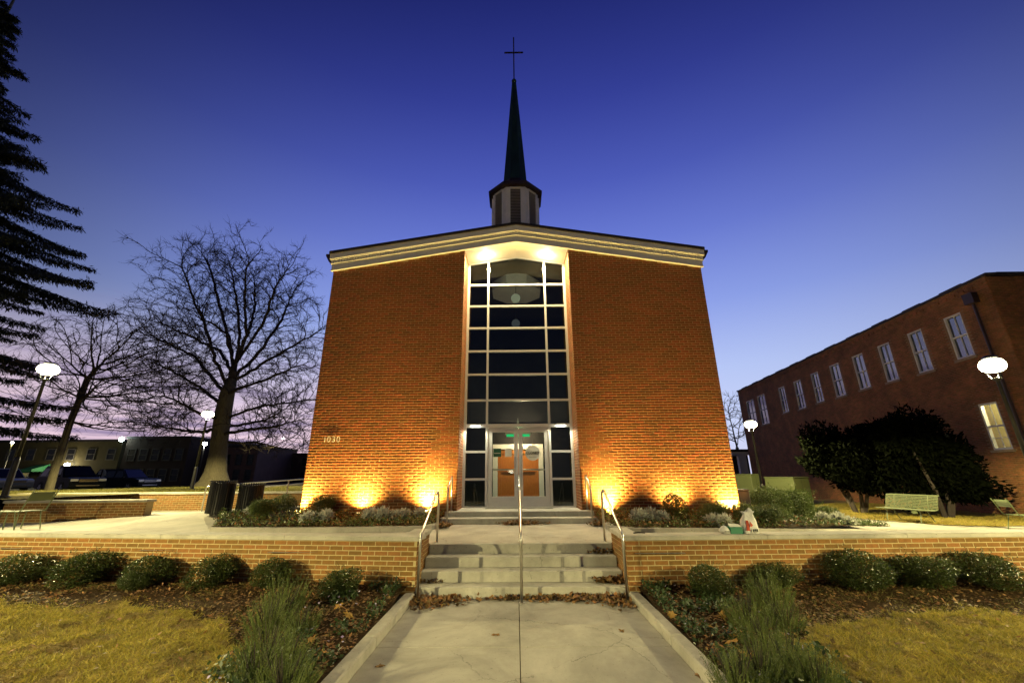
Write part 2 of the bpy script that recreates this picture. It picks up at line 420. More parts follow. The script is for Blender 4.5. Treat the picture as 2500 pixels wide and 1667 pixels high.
# leaves: (n) small folded quads
def leaf_quads(P, D, U, ln, wd):
    """P base points, D leaf direction, U side direction; returns diamond quads"""
    ln = np.broadcast_to(np.asarray(ln, float), (len(P),))[:, None]; wd = np.broadcast_to(np.asarray(wd, float), (len(P),))[:, None]
    a = P; b = P+D*ln*.5+U*wd*.5; c = P+D*ln; d = P+D*ln*.5-U*wd*.5
    V = np.stack([a, b, c, d], 1).reshape(-1, 3)
    F = np.arange(len(P)*4).reshape(-1, 4)
    return V, F
def unit(v): return v/np.maximum(np.linalg.norm(v, axis=1, keepdims=True), 1e-9)
def rand_dirs(n, g): return unit(g.normal(size=(n, 3)))
def leaf_cloud(n, rad, ln, wd, seed, lumps=.25, fill=.55, up=.3):
    g = np.random.default_rng(seed)
    d = rand_dirs(n, g)
    r = g.random(n)**fill
    sh = np.zeros(n)
    for k in range(14):
        q = rand_dirs(1, g)[0]; sh += g.uniform(.5, 1.0)*np.exp(-((1-d@q)/.12))
    lump = 1-lumps+lumps*np.minimum(sh, 1.6)
    P = d*(r*lump)[:, None]*np.array(rad)
    D = unit(d*.8+g.normal(size=(n, 3))*.7+np.array([0, 0, up]))
    U = unit(np.cross(D, g.normal(size=(n, 3))))
    return leaf_quads(P, D, U, ln*g.uniform(.7, 1.3, n), wd*g.uniform(.7, 1.3, n))
def merge(parts):
    Vs = []; Fs = []; k = 0
    for V, F in parts:
        Vs.append(V); Fs.append(F+k); k += len(V)
    return np.concatenate(Vs), np.concatenate(Fs)

# ---------------------------------------------------------------- brickwork
BL, BH, JT = .2095, .0577, .0140
def brick_mesh(name, l, h, d, mat, bv=.0016):
    """front face at y=0 looking to -y, centred in x and z, with bevelled front edge"""
    x, z = l/2, h/2
    V = [(-x+bv, -bv, -z+bv), (x-bv, -bv, -z+bv), (x-bv, -bv, z-bv), (-x+bv, -bv, z-bv), (-x, 0, -z), (x, 0, -z), (x, 0, z), (-x, 0, z), (-x, d, -z), (x, d, -z), (x, d, z), (-x, d, z)]
    F = [(0, 1, 2, 3)]
    for i in range(4):
        j = (i+1) % 4; F += [(4+i, 4+j, j, i), (8+i, 8+j, 4+j, 4+i)]
    return mesh_np(name, np.array(V), F, mat)
def lay_bricks(parent, p0, p1, z0, z1, mat, limit=300, ztop=None, depth=.03, ok=None, name='brick', course=None, seedoff=0, headers=False, used=0):
    """running bond on the vertical face from p0 to p1 (outer face to the right-hand side of travel... facing -normal).
    z0,z1: bottom and top; ztop(x along) optional upper limit; nearest `limit` bricks become objects, the rest one mesh."""
    p0 = np.array(p0, float); p1 = np.array(p1, float); Lw = np.linalg.norm(p1-p0); t = (p1-p0)/Lw
    ang = math.atan2(t[1], t[0]); g = np.random.default_rng(int(abs(p0[0]*91+p0[1]*37))+seedoff)
    ch = course or (BH+JT); bh = ch-JT
    L0 = .103 if headers else BL
    items = []
    k = 0; z = z0
    while z+bh*.6 < z1:
        u = 0 if k % 2 == 0 else -(L0+JT)/2
        while u < Lw-.02:
            a, b = max(u, 0), min(u+L0, Lw)
            if b-a > .035:
                zt = z+bh
                lim = z1 if ztop is None else min(ztop(a), ztop(b), z1)
                if zt <= lim+.004 and (ok is None or ok((a+b)/2, z+bh/2)):
                    items.append((a, b, z))
            u += L0+JT
        z += ch; k += 1
    if not items: return 0
    it = np.array(items); mid = (it[:, 0]+it[:, 1])/2
    X = p0[0]+t[0]*mid; Y = p0[1]+t[1]*mid; Z = it[:, 2]+bh/2
    dist = (X-CAM[0])**2+(Y-CAM[1])**2+(Z-CAM[2])**2
    order = np.argsort(dist); base = wpos(parent)
    cache = {}; n1 = min(limit, len(order))
    for q in order[:n1]:
        l = round(it[q, 1]-it[q, 0], 3)
        if l not in cache: cache[l] = brick_mesh(name, l, bh, depth, mat)
        o = obj(name, cache[l], parent)
        jit = g.uniform(-.0012, .0012)
        o.location = (X[q]-base[0]+t[1]*jit, Y[q]-base[1]-t[0]*jit, Z[q]-base[2]); o.rotation_euler = (0, 0, ang)
    rest = order[n1:]
    if len(rest):
        bv = .0016; l = it[rest, 1]-it[rest, 0]; x = l/2; zf = np.full(len(l), bh/2); jit = g.uniform(-.0012, .0012, len(l))
        def cor(sx, sz, yy, inset):
            return np.stack([sx*(x-inset), np.full(len(l), yy)+jit, sz*(zf-inset)], 1)
        vs = [cor(-1, -1, -bv, bv), cor(1, -1, -bv, bv), cor(1, 1, -bv, bv), cor(-1, 1, -bv, bv), cor(-1, -1, 0, 0), cor(1, -1, 0, 0), cor(1, 1, 0, 0), cor(-1, 1, 0, 0),
              cor(-1, -1, depth, 0), cor(1, -1, depth, 0), cor(1, 1, depth, 0), cor(-1, 1, depth, 0)]
        Vl = np.stack(vs, 1)
        V = np.empty_like(Vl)
        V[..., 0] = X[rest][:, None]+t[0]*Vl[..., 0]-t[1]*Vl[..., 1]-base[0]
        V[..., 1] = Y[rest][:, None]+t[1]*Vl[..., 0]+t[0]*Vl[..., 1]-base[1]
        V[..., 2] = Z[rest][:, None]+Vl[..., 2]-base[2]
        f1 = [(0, 1, 2, 3)]
        for i in range(4):
            j = (i+1) % 4; f1 += [(4+i, 4+j, j, i), (8+i, 8+j, 4+j, 4+i)]
        F = (np.arange(len(rest))[:, None, None]*12+np.array(f1)[None]).reshape(-1, 4)
        o = obj('brickwork', mesh_np('brickwork', V.reshape(-1, 3), F, mat), parent); o['kind'] = 'stuff'
    return n1

# ---------------------------------------------------------------- ground levels
def plaza_z(x, y):
    x = np.asarray(x, float); y = np.asarray(y, float)
    return .64+.11*ss((y-8.4)/2.1)*ss((x+11)/2.5)*(1-ss((x-3)/5))-.50*ss((x-4)/9)+.15*ss((x+14)/3.5)*ss((y-10.5)/2.2)*ss((-7-x)/1.5)*(1-ss((y-14)/2))
def wall_left_y(x): return 7.40+(-x-1.63)*.1085
def wall_right_y(x): return 7.36+(x-1.63)*.0258
def bed_z(x, y):
    x = np.asarray(x, float); y = np.asarray(y, float)
    yw = np.where(x < 0, wall_left_y(x), wall_right_y(x))
    return .085+.10*ss((y-5.6)/2.0)+.035*(nz2(x, y, 2.3, 1)-.5)+.02*(nz2(x, y, 7, 2)-.5)
def lawn_z(x, y):
    return np.asarray(bed_z(x, y))+.03
def hill_z(x, y):
    x = np.asarray(x, float); y = np.asarray(y, float)
    return 1.27-.38*ss((-x-21)/7)*ss((y-20)/5)-.35*ss((y-34)/6)+.03*(nz2(x, y, .8, 4)-.5)
def rlawn_z(x, y):
    return np.asarray(plaza_z(x, y))+.015+.02*nz2(x, y, 1.5, 6)
def ground_z(x, y):
    x = np.asarray(x, float); y = np.asarray(y, float)
    return -.12+.12*ss((y-16)/6)+.55*ss((y-22)/10)*ss((-x)/6+.5)

sheet('ground', ground_z, np.concatenate([np.linspace(-500, -40, 12), np.linspace(-38, 60, 50), np.linspace(65, 500, 12)]),
      np.concatenate([np.linspace(-120, -12, 8), np.linspace(-10, 60, 60), np.linspace(66, 700, 16)]), ground_m)

# walkway of poured slabs
walk = thing('walkway', None, None, (0, 0, -.1)); walk['kind'] = 'structure'
ys = [-6.1, -4.17, -2.24, -.31, 1.62, 3.55, 5.48, 7.42]
for i in range(7):
    for x0, x1 in ((-1.66, -.045), (-.035, 1.66)):
        MB().bbox((x0, ys[i]+.005, -.1), (x1, ys[i+1]-.005, 0), .006).build('slab', conc_m, walk)
MB().box((-1.66, -6.1, -.12), (1.66, 7.42, -.02)).build('joint_bed', soil_m, walk)
for s, nm in ((-1, 'left'), (1, 'right')):
    for i in range(6):
        yy0, yy1 = ys[i+1], min(ys[i+2], 7.32) if i < 6 else 7.3
        mb = MB(); z1 = .112
        xa, xb = sorted((s*1.662, s*1.82)); mb.bbox((xa, yy0+.003, -.08), (xb, yy1-.003, z1), .018)
        o = mb.build('walkway_kerb', conc_m)
        o['kind'] = 'structure'
# street pavement behind the photographer
MB().bbox((-30, -9.5, -.1), (30, -6.13, .0), .01).build('pavement', conc_m)['kind'] = 'structure'

# front beds and lawns
for s in (-1, 1):
    a, b = (-16, -1.81) if s < 0 else (1.81, 16)
    wy = wall_left_y if s < 0 else wall_right_y
    sheet('planting_bed', bed_z, np.linspace(a, b, 150), np.linspace(-6.1, 8.9, 150), soil_m, mask=lambda x, y, wy=wy: y < wy(x)+.12)
LAWN_L = [(-16, 7.0), (-9, 6.75), (-7.3, 6.62), (-5.8, 6.55), (-4.75, 6.42), (-3.84, 5.9), (-3.12, 5.13), (-2.6, 4.3), (-2.5, 0), (-2.5, -6), (-16, -6)]
LAWN_R = [(16, 6.2), (6.3, 6.1), (5.06, 6.1), (4.23, 6.0), (3.4, 5.6), (2.9, 5.05), (2.62, 4.3), (2.6, 0), (2.6, -6), (16, -6)]
def inside(poly, x, y):
    x = np.asarray(x); y = np.asarray(y); r = np.zeros(x.shape, bool); n = len(poly)
    for i in range(n):
        (x0, y0), (x1, y1) = poly[i], poly[(i+1) % n]
        c = ((y0 > y) != (y1 > y)) & (x < (x1-x0)*(y-y0)/((y1-y0) if y1 != y0 else 1e-9)+x0)
        r ^= c
    return r
def wob(x, y, s=0): return x+.45*(nz2(x, y, 2.2, 11+s)-.5)+.16*(nz2(x, y, 9, 13+s)-.5), y+.40*(nz2(x, y, 2.0, 21+s)-.5)+.16*(nz2(x, y, 8, 23+s)-.5)
for poly, a, b in ((LAWN_L, -16, -2.3), (LAWN_R, 2.3, 16)):
    sheet('lawn', lawn_z, np.linspace(a, b, 220), np.linspace(-6, 7.2, 200), straw_m, mask=lambda x, y, p=poly: inside(p, *wob(x, y)))

# upper terrace, its lawns and the raised lawn on the left
sheet('plaza', plaza_z, np.linspace(-24, 24, 120), np.linspace(7.3, 24, 60), plaza_m,
      mask=lambda x, y: (y > np.where(x < 0, wall_left_y(x), wall_right_y(x))+.06-.4*(np.abs(x) < 1.75)) & ~((np.abs(x) < 1.85) & (y < 8.36)))
RL = [(13.2, 30), (12.6, 19.5), (13.4, 17.1), (14.4, 15.2), (15.4, 14.75), (17, 15.0), (26, 15.0), (26, 30)]
sheet('side_lawn', rlawn_z, np.linspace(9, 26, 90), np.linspace(10, 32, 90), straw_m, mask=lambda x, y: inside(RL, x, y))
sheet('raised_lawn', hill_z, np.linspace(-70, -4, 130), np.linspace(12.4, 60, 110), glawn_m,
      mask=lambda x, y: (y > 17.3) | ((x < -14.62) & (y > 13.0)))
sheet('street', lambda x, y: np.full(np.shape(x), .93)+0*x, np.linspace(-90, -8, 30), np.linspace(36, 47, 8), asph_m)

# ---------------------------------------------------------------- church
FY = 11.157; WY = 12.173; HW = 5.52; RW = 1.572
SLOPE = (8.66-7.73)/5.55
church = thing('church', 'brown brick church with tall glazed entrance, shallow white gable and steeple', 'church', (0, FY, .6))
def soff(x): return 8.665-SLOPE*abs(x)
# wall cores (mortar colour shows in the joints)
for s in (-1, 1):
    xs = [s*RW, s*HW]; poly = [(xs[0], .5), (xs[1], .5), (xs[1], soff(HW)), (xs[0], soff(RW))]
    if s > 0: poly = poly[::1]
    MB().prism(poly, FY+.0015, FY+.32).build('wall', mortar_m, church)
    x0, x1 = sorted((s*(RW+.002), s*(RW+.32)))
    mb = MB(); mb.prism([(x0, .5), (x1, .5), (x1, soff(RW)-.002), (x0, soff(RW)-.002)], FY+.322, WY+.05); mb.build('wall', mortar_m, church)
    x0, x1 = sorted((s*(HW-.006), s*(HW-.30)))
    MB().prism([(x0, .3), (x1, .3), (x1, soff(HW)-.01), (x0, soff(HW)-.01)], FY+.322, FY+17).build('wall', mortar_m, church)
n1 = lay_bricks(church, (-HW, FY), (-RW, FY), .705, 9, brick_m, 150, lambda u: soff(-HW+u)-.005)
n2 = lay_bricks(church, (RW, FY), (HW, FY), .705, 9, brick_m, 150, lambda u: soff(RW+u)-.005)
lay_bricks(church, (-RW, FY+.012), (-RW, WY-.06), 1.0, soff(RW)-.01, brick_m, 0, headers=False, seedoff=3)
lay_bricks(church, (RW, WY-.06), (RW, FY+.012), 1.0, soff(RW)-.01, brick_m, 0, headers=False, seedoff=4)
lay_bricks(church, (HW, FY+.012), (HW, FY+6), .50, soff(HW)-.02, brick_m, 0, seedoff=5)
lay_bricks(church, (-HW, FY+6), (-HW, FY+.012), .705, soff(HW)-.02, brick_m, 0, seedoff=6)
# cornice: frieze, bed mouldings, dentils, fascia
def gable(z0, z1, y0, y1, xe=HW+.05):
    P = [(-xe, z0-SLOPE*xe), (0, z0), (xe, z0-SLOPE*xe), (xe, z1-SLOPE*xe), (0, z1), (-xe, z1-SLOPE*xe)]
    return MB().prism(P, y0, y1)
cornice = gable(8.665, 8.86, FY-.055, FY+.2).build('cornice', white_m, church)
gable(8.645, 8.675, FY-.075, FY-.0, HW+.06).build('moulding', white_m, cornice)
gable(8.86, 8.885, FY-.10, FY+.2, HW+.08).build('moulding', white_m, cornice)
gable(8.885, 8.975, FY-.065, FY+.2, HW+.06).build('dentil_ground', white_m, cornice)
mb = MB(); st = .083
for k in range(-67, 68):
    x = k*st; zc = 8.935-SLOPE*abs(x)
    mb.cbox((x, FY-.083, zc), (.05, .04, .07))
dn = mb.build('dentil', white_m, cornice); dn['kind'] = 'stuff'
gable(8.975, 9.0, FY-.12, FY+.2, HW+.1).build('moulding', white_m, cornice)
gable(9.0, 9.165, FY-.15, FY+.2, HW+.1).build('fascia', white_m, cornice)
gable(9.168, 9.255, FY-.19, FY+17, HW+.12).build('roof', roof_m, church)
for s in (-1, 1):
    x0, x1 = sorted((s*(HW+.06), s*(HW+.24)))
    zt = 9.20-SLOPE*(HW+.1)
    MB().prism([(s*(HW+.08), zt-.30), (s*(HW+.14), zt-.26), (s*(HW+.25), zt-.06), (s*(HW+.25), zt), (s*(HW+.08), zt)], FY-.10, FY+17).build('gutter', brown_m, church)
# entrance recess: soffit, recessed downlights
mb = MB(); P = [(-RW+.004, soff(RW)+.025), (0, 8.695), (RW-.004, soff(RW)+.025), (RW-.004, soff(RW)+.18), (0, 8.85), (-RW+.004, soff(RW)+.18)]
mb.prism(P, FY+.205, WY+.04).build('soffit', soffit_m, church)

# glazed front
store = MB().box((-RW+.02, WY-.05, .985), (RW-.02, WY+.07, 1.035)).build('storefront', alum_m, church)
VX = [-1.545, -.905, .905, 1.545]; ZF = [7.69, 6.95, 6.21, 5.46, 4.73, 3.95, 3.21]; ZS = [2.48, 1.74]
def stop(x): return soff(x)+.045
for i, x in enumerate(VX):
    w = .042 if i in (0, 3) else .031
    zt = stop(x) if i in (1, 2) else stop(RW)
    MB().box((x-w, WY-.05, 1.036), (x+w, WY+.06, zt-.03)).build('mullion', alum_m, store)
for z in ZF:
    for x0, x1 in ((VX[0]+.043, VX[1]-.032), (VX[1]+.032, VX[2]-.032), (VX[2]+.032, VX[3]-.043)):
        h = .05 if z < 3.3 else .028
        MB().box((x0, WY-.046, z-h), (x1, WY+.056, z+h)).build('mullion', alum_m, store)
for z in ZS:
    for x0, x1 in ((VX[0]+.043, VX[1]-.032), (VX[2]+.032, VX[3]-.043)):
        MB().box((x0, WY-.046, z-.030), (x1, WY+.056, z+.030)).build('mullion', alum_m, store)
P = [(-RW+.03, stop(RW)-.045), (0, stop(0)-.045), (RW-.03, stop(RW)-.045), (RW-.03, stop(RW)), (0, stop(0)), (-RW+.03, stop(RW))]
MB().prism(P, WY-.05, WY+.03).build('head_rail', alum_m, store)
cols = [(VX[0]+.043, VX[1]-.032), (VX[1]+.032, VX[2]-.032), (VX[2]+.032, VX[3]-.043)]
zedge = [ZF[0]]+ZF[1:]
for ci, (x0, x1) in enumerate(cols):
    zs = ZF[:] if ci == 1 else ZF+ZS+[1.0]
    for a, b in zip(zs[:-1], zs[1:]):
        MB().box((x0-.006, WY-.006, b+.025), (x1+.006, WY+.006, a-.025)).build('pane', glass_m, store)
    zz = [(x0, ZF[0]+.026), (x1, ZF[0]+.026), (x1, stop(x1)-.05)]+([(0, stop(0)-.05)] if ci == 1 else [])+[(x0, stop(x0)-.05)]
    MB().prism(zz, WY-.006, WY+.006).build('pane', glass_m, store)
# entrance doors
for s in (-1, 1):
    x0, x1 = sorted((s*.006, s*.862)); y0, y1 = WY-.04, WY+.03
    mb = MB(); st = .115
    mb.box((x0, y0, 1.005), (x0+st, y1, 3.15)); mb.box((x1-st, y0, 1.005), (x1, y1, 3.15))
    mb.box((x0+st, y0+.001, 3.02), (x1-st, y1-.001, 3.149)); mb.box((x0+st, y0+.001, 1.006), (x1-st, y1-.001, 1.285))
    door = mb.build('door', alum_m, church)
    MB().box((x0+st, WY-.01, 1.285), (x1-st, WY-.002, 3.02)).build('pane', dglass_m, door)
    MB().tube([(x0+st+.01, y0+.10, 1.99), (x1-st-.01, y0+.10, 1.99)], .019, 8).build('push_bar', alum_m, door)
    hx = s*.085
    MB().tube([(hx, y0-.004, 1.55), (hx, y0-.07, 1.56), (hx, y0-.07, 2.35), (hx, y0-.004, 2.36)], .014, 8).build('handle', steel_m, door)
MB().box((-.868, WY-.045, 1.036), (-.864, WY+.04, 3.155)).build('door_frame', alum_m, church)

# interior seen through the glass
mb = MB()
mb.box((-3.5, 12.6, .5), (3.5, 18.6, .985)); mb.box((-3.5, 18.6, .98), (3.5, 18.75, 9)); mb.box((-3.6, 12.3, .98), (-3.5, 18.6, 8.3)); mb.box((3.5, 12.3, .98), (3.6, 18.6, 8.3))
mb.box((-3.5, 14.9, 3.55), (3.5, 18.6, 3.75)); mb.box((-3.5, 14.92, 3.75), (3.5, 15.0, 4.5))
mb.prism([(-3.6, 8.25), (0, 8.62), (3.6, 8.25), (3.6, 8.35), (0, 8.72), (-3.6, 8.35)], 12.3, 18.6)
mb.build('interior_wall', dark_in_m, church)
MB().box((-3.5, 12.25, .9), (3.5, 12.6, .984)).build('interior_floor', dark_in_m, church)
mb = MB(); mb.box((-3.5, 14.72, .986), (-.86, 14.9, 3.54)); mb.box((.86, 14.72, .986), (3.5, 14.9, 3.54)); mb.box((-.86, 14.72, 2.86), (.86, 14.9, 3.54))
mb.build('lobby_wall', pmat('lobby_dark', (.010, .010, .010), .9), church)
mb = MB(); mb.box((-.86, 14.66, .986), (-.70, 14.72, 2.86)); mb.box((.70, 14.66, .986), (.86, 14.72, 2.86)); mb.box((-.70, 14.66, 2.70), (.70, 14.72, 2.86))
mb.build('door_casing', white_m, church)
for s in (-1, 1):
    x0, x1 = sorted((s*.006, s*.69))
    mb = MB(); mb.box((x0, 14.76, .99), (x1, 14.82, 2.69))
    for a, b in ((.99, 1.2), (1.95, 2.07), (2.55, 2.69)): mb.box((x0, 14.715, a), (x1, 14.76, b))
    mb.box((x0, 14.716, 1.2), (x0+.12, 14.761, 2.55)); mb.box((x1-.12, 14.716, 1.2), (x1, 14.761, 2.55))
    d = mb.build('wooden_door', wood_m, church)
    MB().lathe([(0, -.03), (.026, -.015), (.03, 0), (.026, .015), (0, .03)], 10, (s*.08, 14.70, 1.75)).build('knob', steel_m, d)
def lamp(name, kind, loc, energy, col, parent=None, size=.05, spot=None, blend=.2, aim=None):
    l = bpy.data.lights.new(name, kind); l.energy = energy; l.color = col
    if kind == 'AREA': l.size = size
    else: l.shadow_soft_size = size
    if kind == 'SPOT': l.spot_size = R(spot); l.spot_blend = blend
    o = bpy.data.objects.new(name, l); C.objects.link(o)
    o.location = loc
    if parent is not None: o.parent = parent; o.location = Vector(loc)-Vector(wpos(parent))
    if aim is not None: o.rotation_euler = (Vector(aim)-Vector(loc)).to_track_quat('-Z', 'Y').to_euler()
    return o
# ceiling lamp in the lobby, green lamp over the entrance, two pendant globes
t = thing('ceiling_lamp', 'warm ceiling lamp glowing inside the lobby behind the glass doors', 'lamp', (0, 13.9, 3.34))
MB().lathe([(.10, .0), (.10, -.04), (.07, -.06), (0, -.07)], 16, (0, 13.9, 3.38)).build('lamp_shade', warm_m, t, True)
MB().box((-.03, 13.87, 3.38), (.03, 13.93, 3.55)).build('base', alum_m, t)
lamp('lobby_light', 'POINT', (.15, 14.15, 3.2), 120, (1, .74, .42), t, .08)
t = thing('green_light', 'green glowing light under the lobby ceiling above the doors', 'lamp', (0, 13.15, 3.55))
lamp('green_lamp_light', 'POINT', (0, 13.15, 2.9), 7, (.05, 1, .35), t, .1)
MB().bbox((-.36, 13.05, 2.99), (.36, 13.25, 3.05), .01).build('lens', green_e, t)
MB().box((-.01, 13.14, 3.12), (.01, 13.16, 3.55)).build('rod', alum_m, t)
MB().bbox((-.39, 13.03, 3.051), (.39, 13.27, 3.12), .01).build('housing', alum_m, t)
for k, (y, z, m_, lab) in enumerate(((13.4, 7.77, globe_m, 'pale green glowing globe pendant high behind the second row of panes'),
                                     (15.2, 7.50, globe_dim_m, 'faint grey globe pendant deeper inside, seen below the brighter globe'))):
    t = thing('pendant_globe', lab, 'lamp', (-.03, y, z), group='globe pendants inside the church')
    MB().lathe([(0, -.165)]+[(.165*math.cos(a), .165*math.sin(a)) for a in np.linspace(-1.4, 1.4, 12)]+[(0, .165)], 20, (-.03, y, z)).build('globe', m_, t, True)
    MB().tube([(-.03, y, z+.16), (-.03, y, 8.55)], .008, 6).build('stem', black_m, t)
for s in (-1, 1):
    x = s*.93
    t = thing('downlight', 'recessed downlight glowing in the %s half of the entrance soffit' % ('left' if s < 0 else 'right'), 'downlight', (x, 11.72, 8.5), group='soffit downlights')
    zc = soff(x)+.02; y = 11.74
    MB().lathe([(.10, -.014), (.10, .0), (.075, .0), (.075, -.012)], 20, (x, y, zc-.004)).build('trim_ring', alum_m, t)
    MB().lathe([(.073, -.010), (.05, -.03), (0, -.038)], 18, (x, y, zc)).build('lens', can_m, t, True)
    lamp('downlight_lamp', 'SPOT', (x, y, zc-.06), 620, (1, .82, .42), t, .05, 168, .35, (x, y, 0))
    lamp('downlight_glow', 'POINT', (x, y, zc-.16), 26, (1, .86, .52), t, .04)
    xw = s*1.225
    t = thing('wall_light', 'slim white light over the %s sidelight next to the doors' % ('left' if s < 0 else 'right'), 'light', (xw, WY-.1, 3.2), group='lights over the sidelights')
    MB().bbox((xw-.15, WY-.15, 3.205), (xw+.15, WY-.048, 3.245), .008).build('housing', alum_m, t)
    MB().box((xw-.13, WY-.145, 3.185), (xw+.13, WY-.055, 3.204)).build('lens', led_m, t)
    lamp('sidelight_lamp', 'SPOT', (xw, WY-.12, 3.17), 110, (1, .97, .70), t, .05, 160, .5, (xw, WY-.3, 0))

# steeple on the ridge
SY = 14.0
steeple = MB().lathe([(.94, 0), (.94, 4.10)], 8, (0, SY, 8.2), math.pi/8).build('steeple', belfry_m, church)
for k in range(8):
    a = -math.pi/2+k*math.pi/4
    fr = MB(); ap = .94*math.cos(math.pi/8)
    def face(u, z, d): return (math.cos(a)*(ap+d)-math.sin(a)*u, SY+math.sin(a)*(ap+d)+math.cos(a)*u, z)
    if math.sin(a) < .5:
        lv = MB()
        for j in range(26):
            z = 10.45+j*.067
            vs = [face(-.19, z, .002), (face(.19, z, .002)), face(.19, z-.012, .05), face(-.19, z-.012, .05), face(-.19, z+.014, .002), face(.19, z+.014, .002), face(.19, z+.004, .05), face(-.19, z+.004, .05)]
            lv.add(vs, [(0, 1, 2, 3), (4, 7, 6, 5), (3, 2, 6, 7), (0, 4, 5, 1), (0, 3, 7, 4), (1, 5, 6, 2)])
        lv.build('louver', louver_m, steeple)
        bk = MB(); vs = [face(-.19, 10.40, .001), face(.19, 10.40, .001), face(.19, 12.17, .001), face(-.19, 12.17, .001)]
        bk.add(vs, [(0, 1, 2, 3)]); bk.build('louver_back', black_m, steeple)
        tr = MB()
        for u0, u1, z0, z1 in ((-.215, -.19, 10.4, 12.2), (.19, .215, 10.4, 12.2), (-.215, .215, 12.2, 12.225)):
            q = [face(u0, z0, .0), face(u1, z0, .0), face(u1, z1, .0), face(u0, z1, .0), face(u0, z0, .055), face(u1, z0, .055), face(u1, z1, .055), face(u0, z1, .055)]
            tr.add(q, [(0, 1, 2, 3), (4, 7, 6, 5), (0, 4, 5, 1), (1, 5, 6, 2), (2, 6, 7, 3), (3, 7, 4, 0)])
        tr.build('trim', belfry_m, steeple)
MB().lathe([(.95, 0), (1.12, .02), (1.13, .15), (.95, .30), (.62, .52), (.50, .76)], 8, (0, SY, 12.255), math.pi/8).build('eave', brown_m, steeple)
MB().lathe([(.505, 0), (.10, 5.45), (.07, 5.5)], 8, (0, SY, 13.0), math.pi/8).build('spire', copper_m, steeple)
MB().lathe([(0, -.11)]+[(.11*math.cos(a), .11*math.sin(a)) for a in np.linspace(-1.3, 1.3, 9)]+[(0, .11)], 14, (0, SY, 18.58)).build('ball', copper_m, steeple, True)
mb = MB(); mb.box((-.026, SY-.026, 18.66), (.026, SY+.026, 21.28)); mb.box((-.43, SY-.024, 20.30), (-.027, SY+.024, 20.352)); mb.box((.027, SY-.024, 20.30), (.43, SY+.024, 20.352))
mb.build('cross', brown_m, steeple)
# house number, cornerstone, downpipe
def text_mesh(txt, size, depth, mat, offset=0.0):
    cu = bpy.data.curves.new('lettering', 'FONT'); cu.body = txt; cu.size = size; cu.extrude = depth; cu.offset = offset
    cu.align_x = 'CENTER'; cu.align_y = 'CENTER'; cu.resolution_u = 3
    o = bpy.data.objects.new('lettering', cu); C.objects.link(o)
    bpy.context.view_layer.update()
    me = bpy.data.meshes.new_from_object(o)
    bpy.data.objects.remove(o); bpy.data.curves.remove(cu)
    me.materials.clear(); me.materials.append(mat)
    return me
t = thing('house_number', 'pale metal house number 1030 on the left brick wall of the church', 'house number', (-4.92, FY-.02, 2.77))
for ch, x in zip('1030', (-.19, -.085, .045, .165)):
    o = obj('digit', text_mesh(ch, .215, .006, number_m, .0), t, (x, -.012, 0)); o.rotation_euler = (R(90), 0, 0)
o = MB().bbox((4.97, FY-.012, 1.02), (5.47, FY+.05, 1.215), .006).build('cornerstone', lime_m, church)
t = thing('downpipe', 'dark downpipe running down the right corner of the church', 'pipe', (HW+.16, FY+.5, .5))
MB().box((HW+.05, FY+.42, .55), (HW+.19, FY+.56, 8.0)).build('pipe', brown_m, t)
MB().box((HW+.06, FY+.36, .45), (HW+.18, FY+.60, .55)).build('shoe', brown_m, t)

# signs on the doors
sy = WY-.018
t = thing('closed_sign', 'round cream CLOSED sign hanging on the right glass door', 'sign', (.405, sy, 2.44))
mb = MB(); n = 32
vs = [(.21*math.cos(2*math.pi*k/n), -.003, .21*math.sin(2*math.pi*k/n)) for k in range(n)]; vs += [(x, .003, z) for x, _, z in vs]
mb.add(vs, [tuple(range(n)), tuple(reversed(range(n, 2*n)))]+[(i, n+i, n+(i+1) % n, (i+1) % n) for i in range(n)])
mb.build('disc', paper_m, t, world=False)
o = obj('lettering', text_mesh('CLOSED', .10, .001, ink_m, .003), t, (0, -.006, .0)); o.rotation_euler = (R(90), 0, 0)
MB().box((-.10, -.005, -.115), (.10, -.0035, -.109)).build('line', ink_m, t, world=False)
MB().box((-.003, -.002, .21), (.003, .002, .38)).build('cord', ink_m, t, world=False)
t = thing('green_notice', 'square dark green notice on the left glass door', 'sign', (-.60, sy, 2.455))
MB().box((-.11, -.004, -.115), (.11, .004, .115)).build('panel', dgreen_m, t, world=False)
MB().box((-.09, -.006, -.02), (.09, -.0045, -.012)).build('line', paper_m, t, world=False)
t = thing('paper_notice', 'small blank pale paper notice taped beside the green notice', 'sign', (-.285, sy, 2.455))
MB().box((-.095, -.003, -.115), (.095, .003, .115)).build('sheet', paper_m, t, world=False)
MB().box((-.03, -.005, .10), (.03, -.0035, .125)).build('tape', alum_m, t, world=False)

# ---------------------------------------------------------------- steps
steps = thing('entrance_steps', 'four broad concrete steps from the walkway up to the terrace', 'steps', (0, 7.4, 0))
for k in range(4):
    y0 = 7.40+k*.327; y1 = 7.40+(k+1)*.327+.03 if k < 3 else 8.75
    MB().bbox((-1.68, y0, k*.16-.06 if k else -.1), (1.68, y1, (k+1)*.16-(.0 if k < 3 else .0)), .012).build('step', conc_step_m, steps)
dsteps = thing('door_steps', 'two low concrete steps below the glass entrance doors', 'steps', (0, 10.5, .6))
MB().bbox((-1.90, 10.54, .5), (1.90, 12.0, .877), .012).build('step', conc_step_m, dsteps)
MB().bbox((-1.83, 10.92, .878), (1.83, FY-.01, 1.002), .012).build('step', conc_step_m, dsteps)
MB().bbox((-RW+.005, FY-.008, .5), (RW-.005, 12.6, 1.0), .004).build('threshold', conc_step_m, dsteps)
MB().box((-.9, WY-.42, 1.002), (.9, WY-.08, 1.014)).build('door_mat', pmat('mat_rubber', (.16, .15, .12), .9), dsteps)

